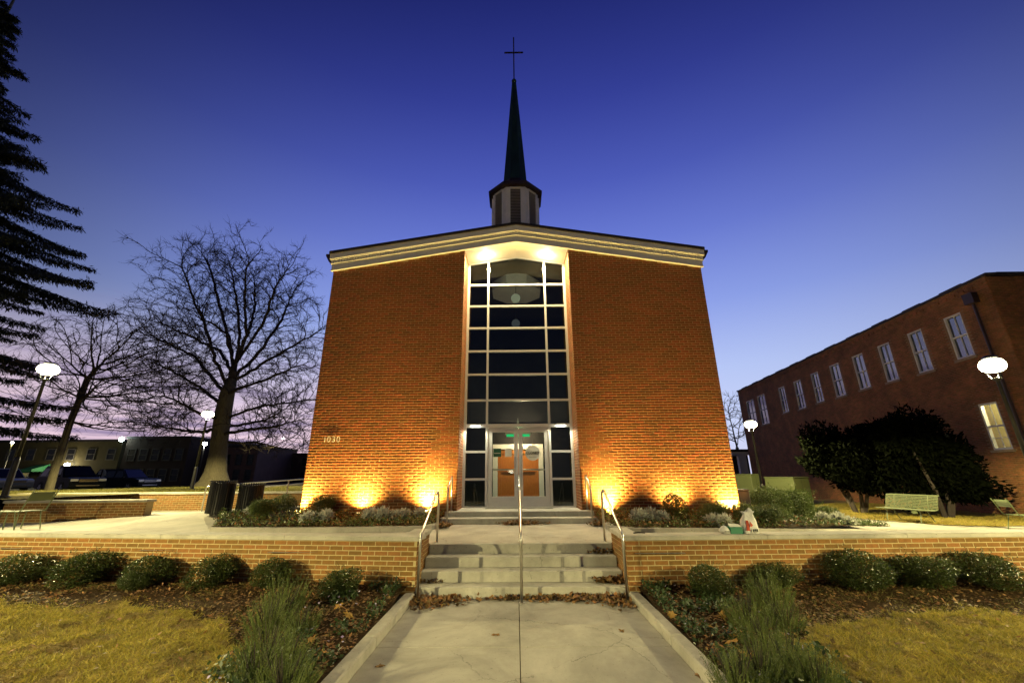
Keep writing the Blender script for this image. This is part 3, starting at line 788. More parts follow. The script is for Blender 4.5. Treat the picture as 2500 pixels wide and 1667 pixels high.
def handrail(label, path, feet, r=.022):
    t = thing('handrail', label, 'handrail', feet[0], group='stainless steel handrails')
    # round the bends
    P = [Vector(p) for p in path]; out = [P[0]]
    for a, b, c in zip(P[:-2], P[1:-1], P[2:]):
        d = min(.09, (a-b).length*.4, (c-b).length*.4)
        p, q = b+(a-b).normalized()*d, b+(c-b).normalized()*d
        for k in range(6):
            s = k/5; out.append(p*(1-s)**2+b*2*s*(1-s)+q*s*s)
    out.append(P[-1])
    MB().tube(out, r, 10).build('rail', steel_m, t, True)
    for f in feet: MB().lathe([(.042, .0), (.042, .012), (.026, .016)], 14, f).build('foot_plate', steel_m, t)
    return t
for x, w_ in ((-1.585, 'left'), (0.0, 'middle'), (1.60, 'right')):
    handrail('steel handrail on the %s of the lower four steps' % w_ if w_ != 'middle' else 'steel handrail down the middle of the lower four steps',
             [(x, 7.15, 0), (x, 7.15, .93), (x, 8.42, 1.57), (x, 8.62, 1.50), (x, 8.62, .64)], [(x, 7.15, .001), (x, 8.62, .642)])
for x, w_ in ((-1.70, 'left'), (.0, 'middle'), (1.70, 'right')):
    zf = .75; xx = x
    handrail('short steel handrail at the %s of the two door steps' % w_, [(xx, 10.47, zf), (xx, 10.47, 1.56), (xx, 11.02, 1.83), (xx, 11.10, 1.80), (xx, 11.10, 1.0)], [(xx, 10.47, zf+.001), (xx, 11.06 if False else 11.10, 1.003)])

# ---------------------------------------------------------------- terrace walls
def brick_wall(label, p0, p1, ztop, zfoot, th=.30, limit=300, bm=wbrick_m, mm=wmortar_m, capt=.066, cap_seg=2.4, end_face=None, group=None, facing=-1):
    """wall with its brick face from p0 to p1 (seen with p0 on the left), capped with stone slabs"""
    p0 = np.array(p0); p1 = np.array(p1); Lw = np.linalg.norm(p1-p0); t = (p1-p0)/Lw; nrm = np.array([-t[1], t[0]])
    w = thing('brick_wall', label, 'wall', (p0[0], p0[1], zfoot), group=group)
    a0 = p0+nrm*.002+t*.002; a1 = p1+nrm*.002-t*.002; b0 = a0+nrm*th; b1 = a1+nrm*th
    MB().zprism([tuple(a0), tuple(a1), tuple(b1), tuple(b0)], zfoot-.3, ztop-capt).build('core', mm, w)
    rows = int((ztop-capt-zfoot+.1)/(BH+JT)); zs = ztop-capt-.004-rows*(BH+JT)
    n = lay_bricks(w, p0, p1, zs, ztop-capt+.01, bm, limit)
    if end_face == 'end': lay_bricks(w, p1+nrm*.012, p1+nrm*th, zs, ztop-capt+.01, bm, 0, seedoff=9)
    if end_face == 'start': lay_bricks(w, p0+nrm*th, p0+nrm*.012, zs, ztop-capt+.01, bm, 0, seedoff=9)
    ns = max(1, int(round(Lw/cap_seg)))
    for k in range(ns):
        u0, u1 = Lw*k/ns+.003, Lw*(k+1)/ns-.003
        if k == 0: u0 = -.035
        if k == ns-1: u1 = Lw+.035
        o0, o1 = -.035, th+.045
        def pt(u, o): q = p0+t*u+nrm*o; return (q[0], q[1])
        q = [pt(u0, o0), pt(u1, o0), pt(u1, o1), pt(u0, o1)]; e = .012
        q2 = [pt(u0+e, o0+e), pt(u1-e, o0+e), pt(u1-e, o1-e), pt(u0+e, o1-e)]
        mb = MB(); z0, z1 = ztop-capt, ztop
        mb.add([(*a, z0) for a in q]+[(*a, z1-e) for a in q]+[(*a, z1) for a in q2],
               [(3, 2, 1, 0), (8, 9, 10, 11)]+[(i, (i+1) % 4, 4+(i+1) % 4, 4+i) for i in range(4)]+[(4+i, 4+(i+1) % 4, 8+(i+1) % 4, 8+i) for i in range(4)])
        mb.build('cap', cap_m, w)
    return w
CAPZ = .893
brick_wall('long low brick terrace wall left of the entrance steps', (-15.5, wall_left_y(-15.5)), (-1.69, wall_left_y(-1.69)), CAPZ, .10, .31, 300, end_face='end')
brick_wall('long low brick terrace wall right of the entrance steps', (1.69, wall_right_y(1.69)), (15.5, wall_right_y(15.5)), CAPZ, .10, .31, 300, end_face='start')
# return walls beside the steps
for s in (-1, 1):
    x0, x1 = sorted((s*1.695, s*1.995))
    y0 = (wall_left_y(-1.7) if s < 0 else wall_right_y(1.7))+.318
    w = thing('brick_wall', 'short brick return wall at the %s side of the steps' % ('left' if s < 0 else 'right'), 'wall', (s*1.84, y0, .1))
    MB().box((x0+.006, y0, -.05), (x1, 8.42, CAPZ-.068)).build('core', wmortar_m, w)
    rows = 10; zs = CAPZ-.066-.004-rows*(BH+JT)
    if s < 0: lay_bricks(w, (-1.69, y0), (-1.69, 8.42), zs, CAPZ-.056, wbrick_m, 200)
    else: lay_bricks(w, (1.69, 8.42), (1.69, y0), zs, CAPZ-.056, wbrick_m, 200)
    MB().bbox((x0-.03 if s > 0 else x0, y0+.05, CAPZ-.066), (x1 if s > 0 else x1+.03, 8.46, CAPZ), .012).build('cap', cap_m, w)
# back wall behind the left plaza, planter wall
pa = at(107, 1201, y=17.0); pb = at(738, 1206, y=17.0)
brick_wall('long brick retaining wall at the back of the left plaza below the raised lawn', (-19.5, 17.0), (-5.6, 17.0), 1.30, .55, .3, 300)
brick_wall('short brick planter wall behind the green chair at far left', (-14.9, 12.7), (-10.95, 12.9), 1.235, .55, .3, 300)
MB().zprism([(-14.6, 13.02), (-11.05, 13.19), (-13.4, 15.3), (-14.6, 15.3)], .4, 1.15).build('planter_soil', soil_m)['kind'] = 'structure'

# kerbs of the entrance beds
def kerb(pts, h=.10, w=.15):
    for (a, b) in zip(pts[:-1], pts[1:]):
        a = np.array(a, float); b = np.array(b, float); t = (b-a)/np.linalg.norm(b-a); n = np.array([-t[1], t[0]])
        q = [a, b, b+n*w, a+n*w]; e = .012; za, zb = float(plaza_z(*a)), float(plaza_z(*b))
        zz = [za, zb, zb, za]
        ctr = sum(q)/4
        q2 = [p+(ctr-p)/np.linalg.norm(ctr-p)*e for p in q]
        mb = MB()
        mb.add([(*p, z-.1) for p, z in zip(q, zz)]+[(*p, z+h-e) for p, z in zip(q, zz)]+[(*p, z+h) for p, z in zip(q2, zz)],
               [(3, 2, 1, 0), (8, 9, 10, 11)]+[(i, (i+1) % 4, 4+(i+1) % 4, 4+i) for i in range(4)]+[(4+i, 4+(i+1) % 4, 8+(i+1) % 4, 8+i) for i in range(4)])
        mb.build('bed_kerb', conc_m)['kind'] = 'structure'
kz = lambda x, y: float(plaza_z(x, y))+.10
KL = [at_surface(px, py, kz)[:2] for px, py in ((512, 1287.5), (672, 1288), (830, 1287), (985, 1285), (1052, 1283))]+[np.array((-1.84, 10.0))]
KR = [np.array((1.84, 10.0))]+[at_surface(px, py, kz)[:2] for px, py in ((1487, 1284), (1560, 1289), (1780, 1290), (2000, 1291), (2190, 1292))]
kerb(KL); kerb(KR)
def ubed_z(x, y): return np.asarray(plaza_z(x, y))+.07+.10*ss((y-9.5)/1.6)+.03*(nz2(x, y, 3, 8)-.5)
PL = [tuple(p+np.array((0, .1))) for p in KL]+[(-1.86, 11.16), (-5.5, 11.16), (-5.5, 13.4), (-7.4, 13.4), (-7.8, 11.6)]
PR = [tuple(p+np.array((0, .1))) for p in KR]+[(KR[-1][0]+.2, KR[-1][1]+2.0), (8.2, 14.5), (5.5, 14.5), (5.5, 11.16), (1.86, 11.16)]
sheet('upper_bed', ubed_z, np.linspace(-8.2, -1.8, 70), np.linspace(8.6, 13.5, 60), soil_m, mask=lambda x, y: inside(PL, x, y))
sheet('upper_bed', ubed_z, np.linspace(1.8, 10.5, 80), np.linspace(8.2, 14.6, 70), soil_m, mask=lambda x, y: inside(PR, x, y))

# ramp at the left flank with its rail
mb = MB(); mb.add([(-10.4, 14.55, .3), (-5.55, 14.55, .3), (-5.55, 16.0, .3), (-10.4, 16.0, .3), (-10.4, 14.55, .70), (-5.55, 14.55, .99), (-5.55, 16.0, .99), (-10.4, 16.0, .70)],
                  [(0, 3, 2, 1), (4, 5, 6, 7), (0, 1, 5, 4), (1, 2, 6, 5), (2, 3, 7, 6), (3, 0, 4, 7)])
mb.build('ramp', plaza_m)['kind'] = 'structure'
t = thing('ramp_rail', 'steel double handrail rising along the ramp left of the church', 'handrail', (-10.3, 14.4, .7))
MB().tube([(-10.33, 14.4, .70), (-10.33, 14.4, 1.50), (-10.28, 14.4, 1.555), (-10.2, 14.4, 1.565), (-7.3, 14.4, 1.765), (-7.0, 14.4, 1.77), (-6.85, 14.4, 1.70), (-6.85, 14.4, 1.0)], .022, 8).build('rail', steel_m, t, True)
MB().tube([(-9.3, 14.42, 1.42), (-9.2, 14.42, 1.47), (-7.0, 14.42, 1.65), (-6.86, 14.42, 1.64)], .020, 8).build('rail', steel_m, t, True)
for x in (-8.6, -7.62): MB().tube([(x, 14.4, .72), (x, 14.4, 1.56+(x+10.2)*.069)], .018, 8).build('post', steel_m, t)

# ---------------------------------------------------------------- lamp posts
def make_lamp_post():
    t = thing('lamp_post', 'x', 'street lamp', (0, 0, 0), group='black lamp posts round the plaza')
    MB().lathe([(.15, 0), (.15, .05), (.085, .09), (.075, 1.05), (.062, 1.12)], 16).build('base', black_m, t, world=False)
    MB().lathe([(.052, 1.1), (.042, 3.36), (.05, 3.38), (.10, 3.42), (.10, 3.435)], 18).build('pole', black_m, t, True, world=False)  # top flares into an added collar that keeps the spot off the pole
    MB().lathe([(.15, 3.887), (.17, 3.91), (.12, 3.96), (0, 3.98)], 24).build('head', black_m, t, world=False)
    for k in range(3):
        a = 2*math.pi*k/3+.4; q = MB(); q.tube([(.09*math.cos(a), .09*math.sin(a), 3.42), (.20*math.cos(a), .20*math.sin(a), 3.615)], .009, 5); q.build('strut', black_m, t, world=False)
    return t
def copy_post(p):
    c = p.copy(); C.objects.link(c)
    for ch in p.children:
        if ch.type == 'MESH': d = ch.copy(); C.objects.link(d); d.parent = c
    return c
post = make_lamp_post()
lens_me = None
def place_post(x, y, z, label, energy=4300, first=[True], sz=1.0):
    t = post if first[0] else copy_post(post); first[0] = False
    t.location = (x, y, z); t['label'] = label; t.scale = (1, 1, sz)
    global lens_me
    if lens_me is None:
        mb = MB(); mb.lathe([(.15, 3.885), (.22, 3.85), (.265, 3.78), (.27, 3.71), (.235, 3.64), (.15, 3.59), (0, 3.575)], 28); o = mb.build('lens', lens_m, t, True, world=False); lens_me = o.data
    lamp('post_light', 'SPOT', (x, y, z+3.545), energy, (1, .86, .38), t, .03, 165, .16, (x, y, z-5))
    return t
bpy.context.view_layer.update()
pL1 = at(117, 905, y=13.3); pL2 = at(507, 1013, y=21.0); pR1 = at(2424, 896, y=11.3); pR2 = at(1833, 1038, y=20.3)
for p, gz, lab, en in ((pL1, float(hill_z(-14, 14)), 'tall lit lamp post in front of the dark cedar at far left', 5600), (pL2, float(hill_z(pL2[0], 21)), 'lit lamp post beside the big bare tree, left of the church', 6000),
                   (pR1, float(plaza_z(pR1[0], pR1[1])), 'lit lamp post by the near corner of the old brick building at far right', 5000), (pR2, float(rlawn_z(pR2[0], pR2[1])), 'lit lamp post between the church and the green utility boxes', 4200)):
    place_post(p[0], p[1], gz, lab, en, sz=(p[2]-gz)/3.70)
place_post(-10.2, -1.6, .08, 'lamp post on the front lawn left of the walkway, near the street', 8600)
place_post(10.8, -2.4, .08, 'lamp post on the front lawn right of the walkway, near the street', 8600)

place_post(-.613, -18.0, 2.213-3.74, 'lamp post across the street behind the photographer, mirrored in the left door pane', 300)
# ---------------------------------------------------------------- uplights in the beds
for x, y, z, lab, e in ((-5.45, 10.93, .86, 'uplight at the left corner of the church facade', 150), (-3.95, 10.93, .86, 'uplight behind the round shrub on the left brick wall', 170),
                     (-2.30, 10.93, .86, 'uplight on the left brick wall nearest the entrance', 280), (2.22, 10.93, .80, 'uplight on the right brick wall nearest the entrance', 280),
                     (3.92, 10.93, .80, 'uplight behind the spiky shrub on the right brick wall', 170), (5.36, 10.93, .74, 'uplight at the right corner of the church by the cornerstone', 170)):
    t = thing('uplight', lab, 'uplight', (x, y, z), group='uplights along the facade')
    MB().lathe([(.07, 0), (.07, .10), (.06, .13)], 14, (x, y, z)).build('housing', black_m, t)
    MB().lathe([(.052, .131), (0, .136)], 14, (x, y, z)).build('lens', up_m, t)
    lamp('uplight_lamp', 'SPOT', (x, y-.02, z+.15), e*5.0, (1, .69, .18), t, .05, 140, 1.0, (x, y+.95, z+5.0))
    lamp('uplight_spill', 'SPOT', (x, y+.06, z+.16), e*(1.7 if e > 200 else .6), (1, .76, .24), t, .03, 96, 1.0, (x, y+.40, z+1.0))

# ---------------------------------------------------------------- right-hand old building
BW0 = np.array((19.6, 16.0)); BT = np.array((.0995, .995))
def bw(y): return 19.6+.1*(y-16.0)
def on_bwall(px, py):
    d = (px-1250)*AX-(py-833.5)*AY+FPX*AZ
    t = (19.6-1.6-CAM[0]+.1*CAM[1])/(d[0]-.1*d[1]); return CAM+t*d
cz = on_bwall(2404, 672); ez = on_bwall(1801, 957)
YC, YE = cz[1], ez[1]; ZR = (cz[2]+ez[2])/2
old = thing('old_building', 'long two-storey old brick building at the right with tall sash windows', 'building', (bw(YC), YC, .1))
wins = []
Z5 = lambda x, y: (1700+x/2.24, 630+y/2.24)
spec = [((270, 785), (310, 770), None), ((330, 755), (370, 742), (360, 912)), ((445, 710), (478, 700), (468, 850)), ((527, 675), (567, 665), (560, 828)), ((620, 632), (662, 622), (650, 795)), ((722, 588), (775, 573), (768, 762)), ((845, 538), (905, 520), (895, 722)), ((985, 482), (1050, 460), (1045, 680)), ((1148, 415), (1225, 385), (1220, 632)), ((1345, 330), (1440, 297), (1420, 560))]
for a, b, c in spec:
    pa, pb = on_bwall(*Z5(*a)), on_bwall(*Z5(*b))
    zt = (pa[2]+pb[2])/2; zb = on_bwall(*Z5(*c))[2] if c else zt-2.3
    wins.append((pb[1], pa[1], zb, zt, 'dark'))
pa, pb, pc = on_bwall(*Z5(1535, 800)), on_bwall(*Z5(1640, 790)), on_bwall(*Z5(1620, 1050))
wins.append((pb[1], pa[1], pc[2], pa[2], 'lit'))
s = math.sqrt(1+.01)
def wpt(y, off=0.0): # point on the wall at y, off metres outwards
    return (bw(y)-off*.995, y+off*.0995)
def wallquad(mb, y0, y1, z0, z1, o0, o1):
    """box hugging the wall, from o0 to o1 metres outwards"""
    q = [wpt(y1, o1), wpt(y0, o1), wpt(y0, o0), wpt(y1, o0)]
    mb.zprism(q, z0, z1)
# wall body with openings
ybr = sorted(set([YC+.05, YE]+[w for q in wins for w in q[:2]]))
core = MB()
for y0, y1 in zip(ybr[:-1], ybr[1:]):
    ym = (y0+y1)/2; spans = sorted([(q[2], q[3]) for q in wins if q[0] < ym < q[1]])
    z = -.3
    for a, b in spans+[(ZR, None)]:
        wallquad(core, y0, y1, z, a, -.25, -.006)
        if b is None: break
        z = b
core.build('wall', omortar_m, old)
MB().zprism([wpt(YC+.3, -2.4), (bw(YC)+12, YC+.3), (bw(YC)+12, YC+10), wpt(YE, -6), wpt(YE, -2.4)], -.3, ZR-.1).build('wall', omortar_m, old)
MB().box((bw(YC)+.036, YC+.004, -.3), (bw(YC)+12, YC+.25, ZR-.1)).build('wall', omortar_m, old)
MB().zprism([wpt(YC+.3, -.26), wpt(YC+.3, -2.39), wpt(YE, -2.39), wpt(YE, -.26)], ZR-.3, ZR-.1).build('roof', roof_m, old)
MB().zprism([wpt(YE-.3, -.26), wpt(YE-.3, -2.39), wpt(YE, -2.39), wpt(YE, -.26)], -.3, ZR-.301).build('wall', omortar_m, old)
def okb(u, z):
    y = YE-u*.995
    for q in wins:
        if q[0]-.10 < y < q[1]+.10 and q[2]-.09 < z < q[3]+.09: return False
    return True
p_e, p_c = wpt(YE), wpt(YC)
lay_bricks(old, p_e, p_c, .06, ZR, obrick_m, 300, ok=okb, course=.0717)
lay_bricks(old, (bw(YC)+.01, YC-.006), (bw(YC)+5.5, YC-.09), .06, ZR, obrick_m, 0, course=.0717, seedoff=2)
cop = MB()
y = YC-.1; k = 0
while y < YE:
    wallquad(cop, y, min(y+1.1, YE+.1), ZR, ZR+.10+.035*(k % 2), -.36, .06); y += 1.1; k += 1
cop.build('coping', roof_m, old)
MB().box((bw(YC)+.38, YC-.12, ZR), (bw(YC)+6, YC+.25, ZR+.12)).build('coping', roof_m, old)
bl = MB()
for y in np.arange(YC+.2, YE-.3, .42): wallquad(bl, y, y+.2, ZR-.32, ZR-.2, 0, .035)
bl.build('corbel', obrick_m, old)['kind'] = 'stuff'
for (y0, y1, zb, zt, kind) in wins:
    f = MB(); w_ = .07
    wallquad(f, y0, y0+w_, zb, zt, -.16, -.03); wallquad(f, y1-w_, y1, zb, zt, -.16, -.03)
    wallquad(f, y0+w_, y1-w_, zt-w_, zt, -.159, -.031); wallquad(f, y0+w_, y1-w_, zb, zb+.08, -.159, -.031)
    zm = (zb+zt)/2; wallquad(f, y0+w_, y1-w_, zm-.03, zm+.03, -.15, -.05)
    fo = f.build('window', white_m, old)
    ym = (y0+y1)/2
    g = MB(); wallquad(g, ym-.012, ym+.012, zb+.08, zm-.03, -.118, -.08); wallquad(g, ym-.012, ym+.012, zm+.03, zt-w_, -.118, -.08)
    if kind == 'lit':
        for zz in ((zb+zm)/2,): wallquad(g, y0+w_, ym-.013, zz-.012, zz+.012, -.118, -.08); wallquad(g, ym+.013, y1-w_, zz-.012, zz+.012, -.118, -.08)
    g.build('glazing_bar', white_m, fo)
    for a, b in ((zb+.08, zm-.03), (zm+.03, zt-w_)):
        for c, d in ((y0+w_, ym-.013), (ym+.013, y1-w_)):
            q = MB(); wallquad(q, c, d, a, b, -.125, -.119); q.build('pane', oglass_m if kind == 'dark' else dglass_m, fo)
    sl = MB(); wallquad(sl, y0-.08, y1+.08, zb-.10, zb-.001, -.1, .05); sl.build('sill', pmat('sandstone', (.30, .22, .14), .9) if 'sandstone' not in MATS else MATS['sandstone'], fo)
    li = MB(); wallquad(li, y0-.09, y1+.09, zt+.002, zt+.09, -.1, .003); li.build('lintel', obrick_m, fo)
    if kind == 'lit':
        r_ = MB(); wallquad(r_, y0-1.2, y1+1.5, zb-.4, zt+.6, -1.7, -1.62); r_.build('room_wall', litwin_m, fo)
        e = MB(); wallquad(e, y0-.5, y0-.1, zm+.42, zm+.50, -1.58, -1.5); wallquad(e, y0-.3, y0+.25, zm-.32, zm+.02, -1.6, -1.58); wallquad(e, y0-.3, y0+.3, zb-.05, zb+.05, -1.6, -1.58)
        e.build('ceiling_tube', tube_e, fo)
        pl = wpt((y0+y1)/2, -.9); lamp('room_light', 'POINT', (pl[0], pl[1], zt+.2), 300, (1, .95, .55), old, .2)
    else:
        r_ = MB(); bd = zb+.01+(zt-zb)*(.0, .0, .18, .0, .42, .0, .1, .0, .3, .0)[wins.index((y0, y1, zb, zt, kind)) % 10]; wallquad(r_, y0+.01, y1-.01, bd, zt-.01, -.248, -.24); r_.build('blind', pmat('pale_blind', (.42, .44, .50), .9) if 'pale_blind' not in MATS else MATS['pale_blind'], fo)
dp = MB(); yy = YC+.72
p = wpt(yy, .12); dp.tube([(p[0], p[1], ZR-.9), (p[0], p[1], .2)], .055, 8)
hd = wpt(yy, .02); dp.box((hd[0]-.28, hd[1]-.2, ZR-.95), (hd[0]-.02, hd[1]+.2, ZR-.5))
dp.build('downpipe', brown_m, old)

# utility boxes
def utility_box(label, px0, px1, px2, y, zt, zb):
    a, b, c = at(px0, 1200, y=y), at(px1, 1200, y=y), at(px2, 1200, y=y)
    w1, w2 = (b[0]-a[0])*1.12, (c[0]-b[0])*1.25
    t = thing('utility_box', label, 'utility box', (b[0], y-.35, zb))
    rz = R(26)
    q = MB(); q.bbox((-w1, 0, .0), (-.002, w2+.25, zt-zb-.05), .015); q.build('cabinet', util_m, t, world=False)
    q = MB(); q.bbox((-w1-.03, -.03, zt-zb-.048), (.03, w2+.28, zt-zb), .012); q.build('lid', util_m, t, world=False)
    q = MB(); q.box((.001, .04, .06), (.018, w2+.2, zt-zb-.1)); q.build('door', utild_m, t, world=False)  # side panel in the darkened green, shade carried by its colour
    q = MB(); q.bbox((.019, .16, zt-zb-.62), (.15, .48, zt-zb-.1), .012); q.build('meter', meter_m, t, world=False)
    q = MB(); q.lathe([(.06, 0), (.06, .05), (0, .07)], 12, (0, 0, 0)); o = q.build('dial', chrome_m, t, world=False); o.rotation_euler = (0, R(90), 0); o.location = (.15, .3, zt-zb-.22)
    q = MB(); q.box((-w1*.52, -.006, .1), (-w1*.5, -.001, zt-zb-.12)); q.build('seam', utild_m, t, world=False)
    q = MB(); q.box((-w1-.2, -.25, -.25), (.3, w2+.6, -.002)); q.build('pad', conc_m, t, world=False)
    t.rotation_euler = (0, 0, rz); return t
za = at(2000, 1163, y=25)[2]
utility_box('large green utility cabinet with grey meter, nearest the dark evergreen', 1917, 1971, 2020, 25.0, za, .14)
za = at(1850, 1156, y=27)[2]
utility_box('green utility cabinet behind the lamp post, close to the church corner', 1824, 1856, 1900, 27.0, za, .14)
p = at(1815, 1270, y=11.75)
t = thing('utility_pedestal', 'short brown utility pedestal at the right corner of the church', 'utility pedestal', (5.90, 11.7, .55))
MB().bbox((5.74, 11.58, .45), (6.04, 11.85, 1.41), .02).build('body', brown_m, t)
MB().bbox((5.73, 11.57, 1.411), (6.05, 11.86, 1.45), .012).build('lid', brown_m, t)
# white porch far behind
t = thing('porch', 'small white porch with square columns behind the church on the right', 'porch', (21.5, 42, .1))
a = at(1788, 1108, y=42); b = at(1830, 1099, y=42)
MB().box((a[0], 42, a[2]-.1), (b[0], 45, a[2]+.22)).build('beam', white_m, t)
MB().box((a[0]-.2, 41.9, a[2]+.221), (b[0]+.3, 45.2, a[2]+.45)).build('roof', roof_m, t)
for px in (1806,): 
    c = at(px, 1130, y=42); MB().box((c[0], 42.05, .1), (c[0]+.75, 42.4, a[2]-.102)).build('column', white_m, t)
MB().box((a[0]-1, 45.3, 0), (b[0]+1.5, 45.6, a[2]+.2)).build('wall', fwall4_m, t)

# ---------------------------------------------------------------- bench, chairs
def make_bench():
    t = thing('park_bench', 'sage green slatted park bench facing the church on the right plaza', 'bench', (0, 0, 0))
    Lb = 1.75
    prof = []   # (y, z) of slats: seat then back; bench faces -y
    for k in range(8): prof.append((-.26+k*.062, .44-.018*math.sin(k/7*math.pi)+.01, 0))
    for k in range(9):
        s_ = k/8; prof.append((.205+.10*s_+.05*s_**2, .50+.40*s_, 1))
    prof.append((.40, .915, 1))
    for (y, z, bk) in prof:
        q = MB()
        if bk: q.bbox((-Lb/2, y-.010, z-.017), (Lb/2, y+.010, z+.017), .005)
        else: q.bbox((-Lb/2, y-.023, z-.011), (Lb/2, y+.023, z+.011), .005)
        q.build('slat', gpaint_m, t, world=False)
    for x in (-.56, .56):
        q = MB(); q.tube([(x, -.27, .42), (x, -.12, .41), (x, .10, .41), (x, .20, .43), (x, .225, .50), (x, .27, .70), (x, .345, .90)], .014, 6); q.build('frame', gpaint_m, t, world=False)
        q = MB(); q.tube([(x, -.20, .41), (x, -.19, .30), (x, -.25, .12), (x, -.26, .0)], .017, 6); q.build('leg', gpaint_m, t, world=False)
        q = MB(); q.tube([(x, .12, .41), (x, .18, .30), (x, .30, .12), (x, .38, .0)], .017, 6); q.build('leg', gpaint_m, t, world=False)
        q = MB(); q.tube([(x, -.19, .28), (x, 0, .20), (x, .18, .29)], .009, 5); q.build('brace', gpaint_m, t, world=False)
    q = MB(); q.lathe([(.10, -.006), (.10, .006)], 18); o = q.build('medallion', chair_m, t, world=False); o.rotation_euler = (R(90), 0, 0); o.location = (.45, -.29, .37); o.scale = (1, .5, 1)
    return t
b = make_bench()
b.location = (14.05, 16.25, float(rlawn_z(14.05, 16.25))-.01); b.rotation_euler = (0, 0, R(-78)-math.pi*0)
def make_chair():
    t = thing('garden_chair', 'x', 'chair', (0, 0, 0), group='green metal garden chairs')
    for k in range(7):
        q = MB(); q.bbox((-.24, -.25+k*.072, .425), (.24, -.25+k*.072+.052, .445), .006); q.build('slat', chair_m, t, world=False)
    for k in range(3):
        s_ = .38+.13*k; y = .25+.22*(s_); z = .44+.50*s_+.04
        q = MB(); q.bbox((-.25, y-.008, z), (.25, y+.012, z+.075), .006); q.build('back_slat', chair_m, t, world=False)
    for x in (-.26, .26):
        q = MB(); q.tube([(x, -.30, 0), (x, -.29, .38), (x, -.24, .43), (x, .22, .43), (x, .26, .46), (x, .40, .80), (x, .455, .90)], .014, 7); q.build('frame', chair_m, t, world=False)
        q = MB(); q.tube([(x, .12, .425), (x, .26, .0)], .013, 7); q.build('leg', chair_m, t, world=False)
    return t
ch = make_chair()
ch.location = (15.45, 13.9, float(plaza_z(15.3, 13.9))); ch.rotation_euler = (0, 0, R(80)); ch['label'] = 'green metal chair at the far right edge, in front of the dark building'
c2 = copy_tree(ch); c2.location = (-12.25, 10.9, float(plaza_z(-12.2, 10.9))); c2.rotation_euler = (0, 0, R(-96)); c2['label'] = 'green metal chair in front of the brick planter at far left, seen side-on'
c3 = copy_tree(ch); c3.location = (-12.75, 10.75, float(plaza_z(-12.2, 10.9))); c3.rotation_euler = (0, 0, R(160)); c3['label'] = 'green metal chair cut off by the left edge of the photo'

# litter bins
def make_bin():
    t = thing('litter_bin', 'x', 'bin', (0, 0, 0), group='black slatted litter bins')
    n = 34
    me = None
    for k in range(n):
        a = 2*math.pi*k/n; c, s_ = math.cos(a), math.sin(a)
        if me is None:
            q = MB(); q.bbox((-.017, -.004, .06), (.017, .006, .86), .003); q.add([(-.017, -.004, .86), (.017, -.004, .86), (.017, .006, .86), (-.017, .006, .86), (-.010, -.035, .895), (.010, -.035, .895), (.010, -.027, .90), (-.010, -.027, .90)], [(0, 1, 5, 4), (1, 2, 6, 5), (2, 3, 7, 6), (3, 0, 4, 7), (4, 5, 6, 7)])
            o = q.build('slat', black_m, t, world=False); me = o.data
        else: o = obj('slat', me, t)
        o.location = (.305*c, .305*s_, 0); o.rotation_euler = (0, 0, a+math.pi/2)
    for z in (.10, .80): MB().lathe([(.29, z), (.298, z), (.298, z+.04), (.29, z+.04)], 28).build('hoop', black_m, t, world=False)
    MB().lathe([(.27, .05), (.27, .84), (.26, .84), (.26, .06)], 24).build('liner', black_m, t, world=False)
    MB().lathe([(.20, 0), (.20, .05)], 20).build('base', black_m, t, world=False)
    return t
bn = make_bin(); bn.location = (-8.22, 12.1, float(plaza_z(-8.2, 12.1))); bn['label'] = 'black slatted litter bin, the left one of the pair by the ramp'
b2 = copy_tree(bn); b2.location = (-7.50, 12.25, float(plaza_z(-7.5, 12.25))); b2['label'] = 'black slatted litter bin next to the church bed, right one of the pair'

# shopping left on the wall
CZ = CAPZ
def crumple(mb, seed, amp):
    g = np.random.default_rng(seed)
    V = np.array(mb.v); 
    for k in range(len(V)):
        q = Vector(V[k]*9)+Vector((seed, 0, 0)); V[k] += np.array([mnoise.noise(q), mnoise.noise(q+Vector((7, 3, 1))), mnoise.noise(q+Vector((1, 9, 4)))*.4])*amp
    mb.v = [tuple(v) for v in V]; return mb
t = thing('plastic_bag', 'white plastic shopping bag with red print standing on the right wall', 'bag', (3.83, 7.58, CZ))
q = MB(); nn = 22
lev = [(.04, .03, .002), (.125, .085, .004), (.132, .092, .05), (.128, .09, .12), (.122, .080, .19), (.106, .066, .245), (.096, .056, .285), (.092, .046, .305), (.104, .038, .322), (.110, .024, .338), (.090, .010, .345)]
for (a_, b_2, z_) in lev:
    for k in range(nn):
        th_ = 2*math.pi*k/nn; c_, d_ = math.cos(th_), math.sin(th_); e_ = .6
        q.v.append((a_*abs(c_)**e_*(1 if c_ > 0 else -1), b_2*abs(d_)**e_*(1 if d_ > 0 else -1), z_))
for i in range(len(lev)-1):
    for k in range(nn): j = (k+1) % nn; q.f.append((i*nn+k, i*nn+j, (i+1)*nn+j, (i+1)*nn+k))
q.f.append(tuple(reversed(range(nn))))
q.v = [(x+.035*max(0, z-.28)/.1*(1 if x > 0 else -.2), y, z+(.05 if z > .34 else 0)*math.sin(x*38+.6)) for x, y, z in q.v]
crumple(q, 3, .026); q.v = [(x, y, max(z, .001)) for x, y, z in q.v]; q.build('bag', bag_m, t, True, world=False)
q = MB(); q.add([(-.10, -.093, .05), (-.05, -.108, .05), (-.055, -.105, .20), (-.085, -.085, .21)], [(0, 1, 2, 3)]); q.add([(-.035, -.110, .10), (.01, -.112, .13), (-.035, -.106, .20)], [(0, 1, 2)])
q.build('red_print', red_m, t, world=False)
q = MB()
for x in (-.01, .03, .06): q.box((x, -.1125, .03), (x+.017, -.108, .075))
q.build('dark_print', ink_m, t, world=False)
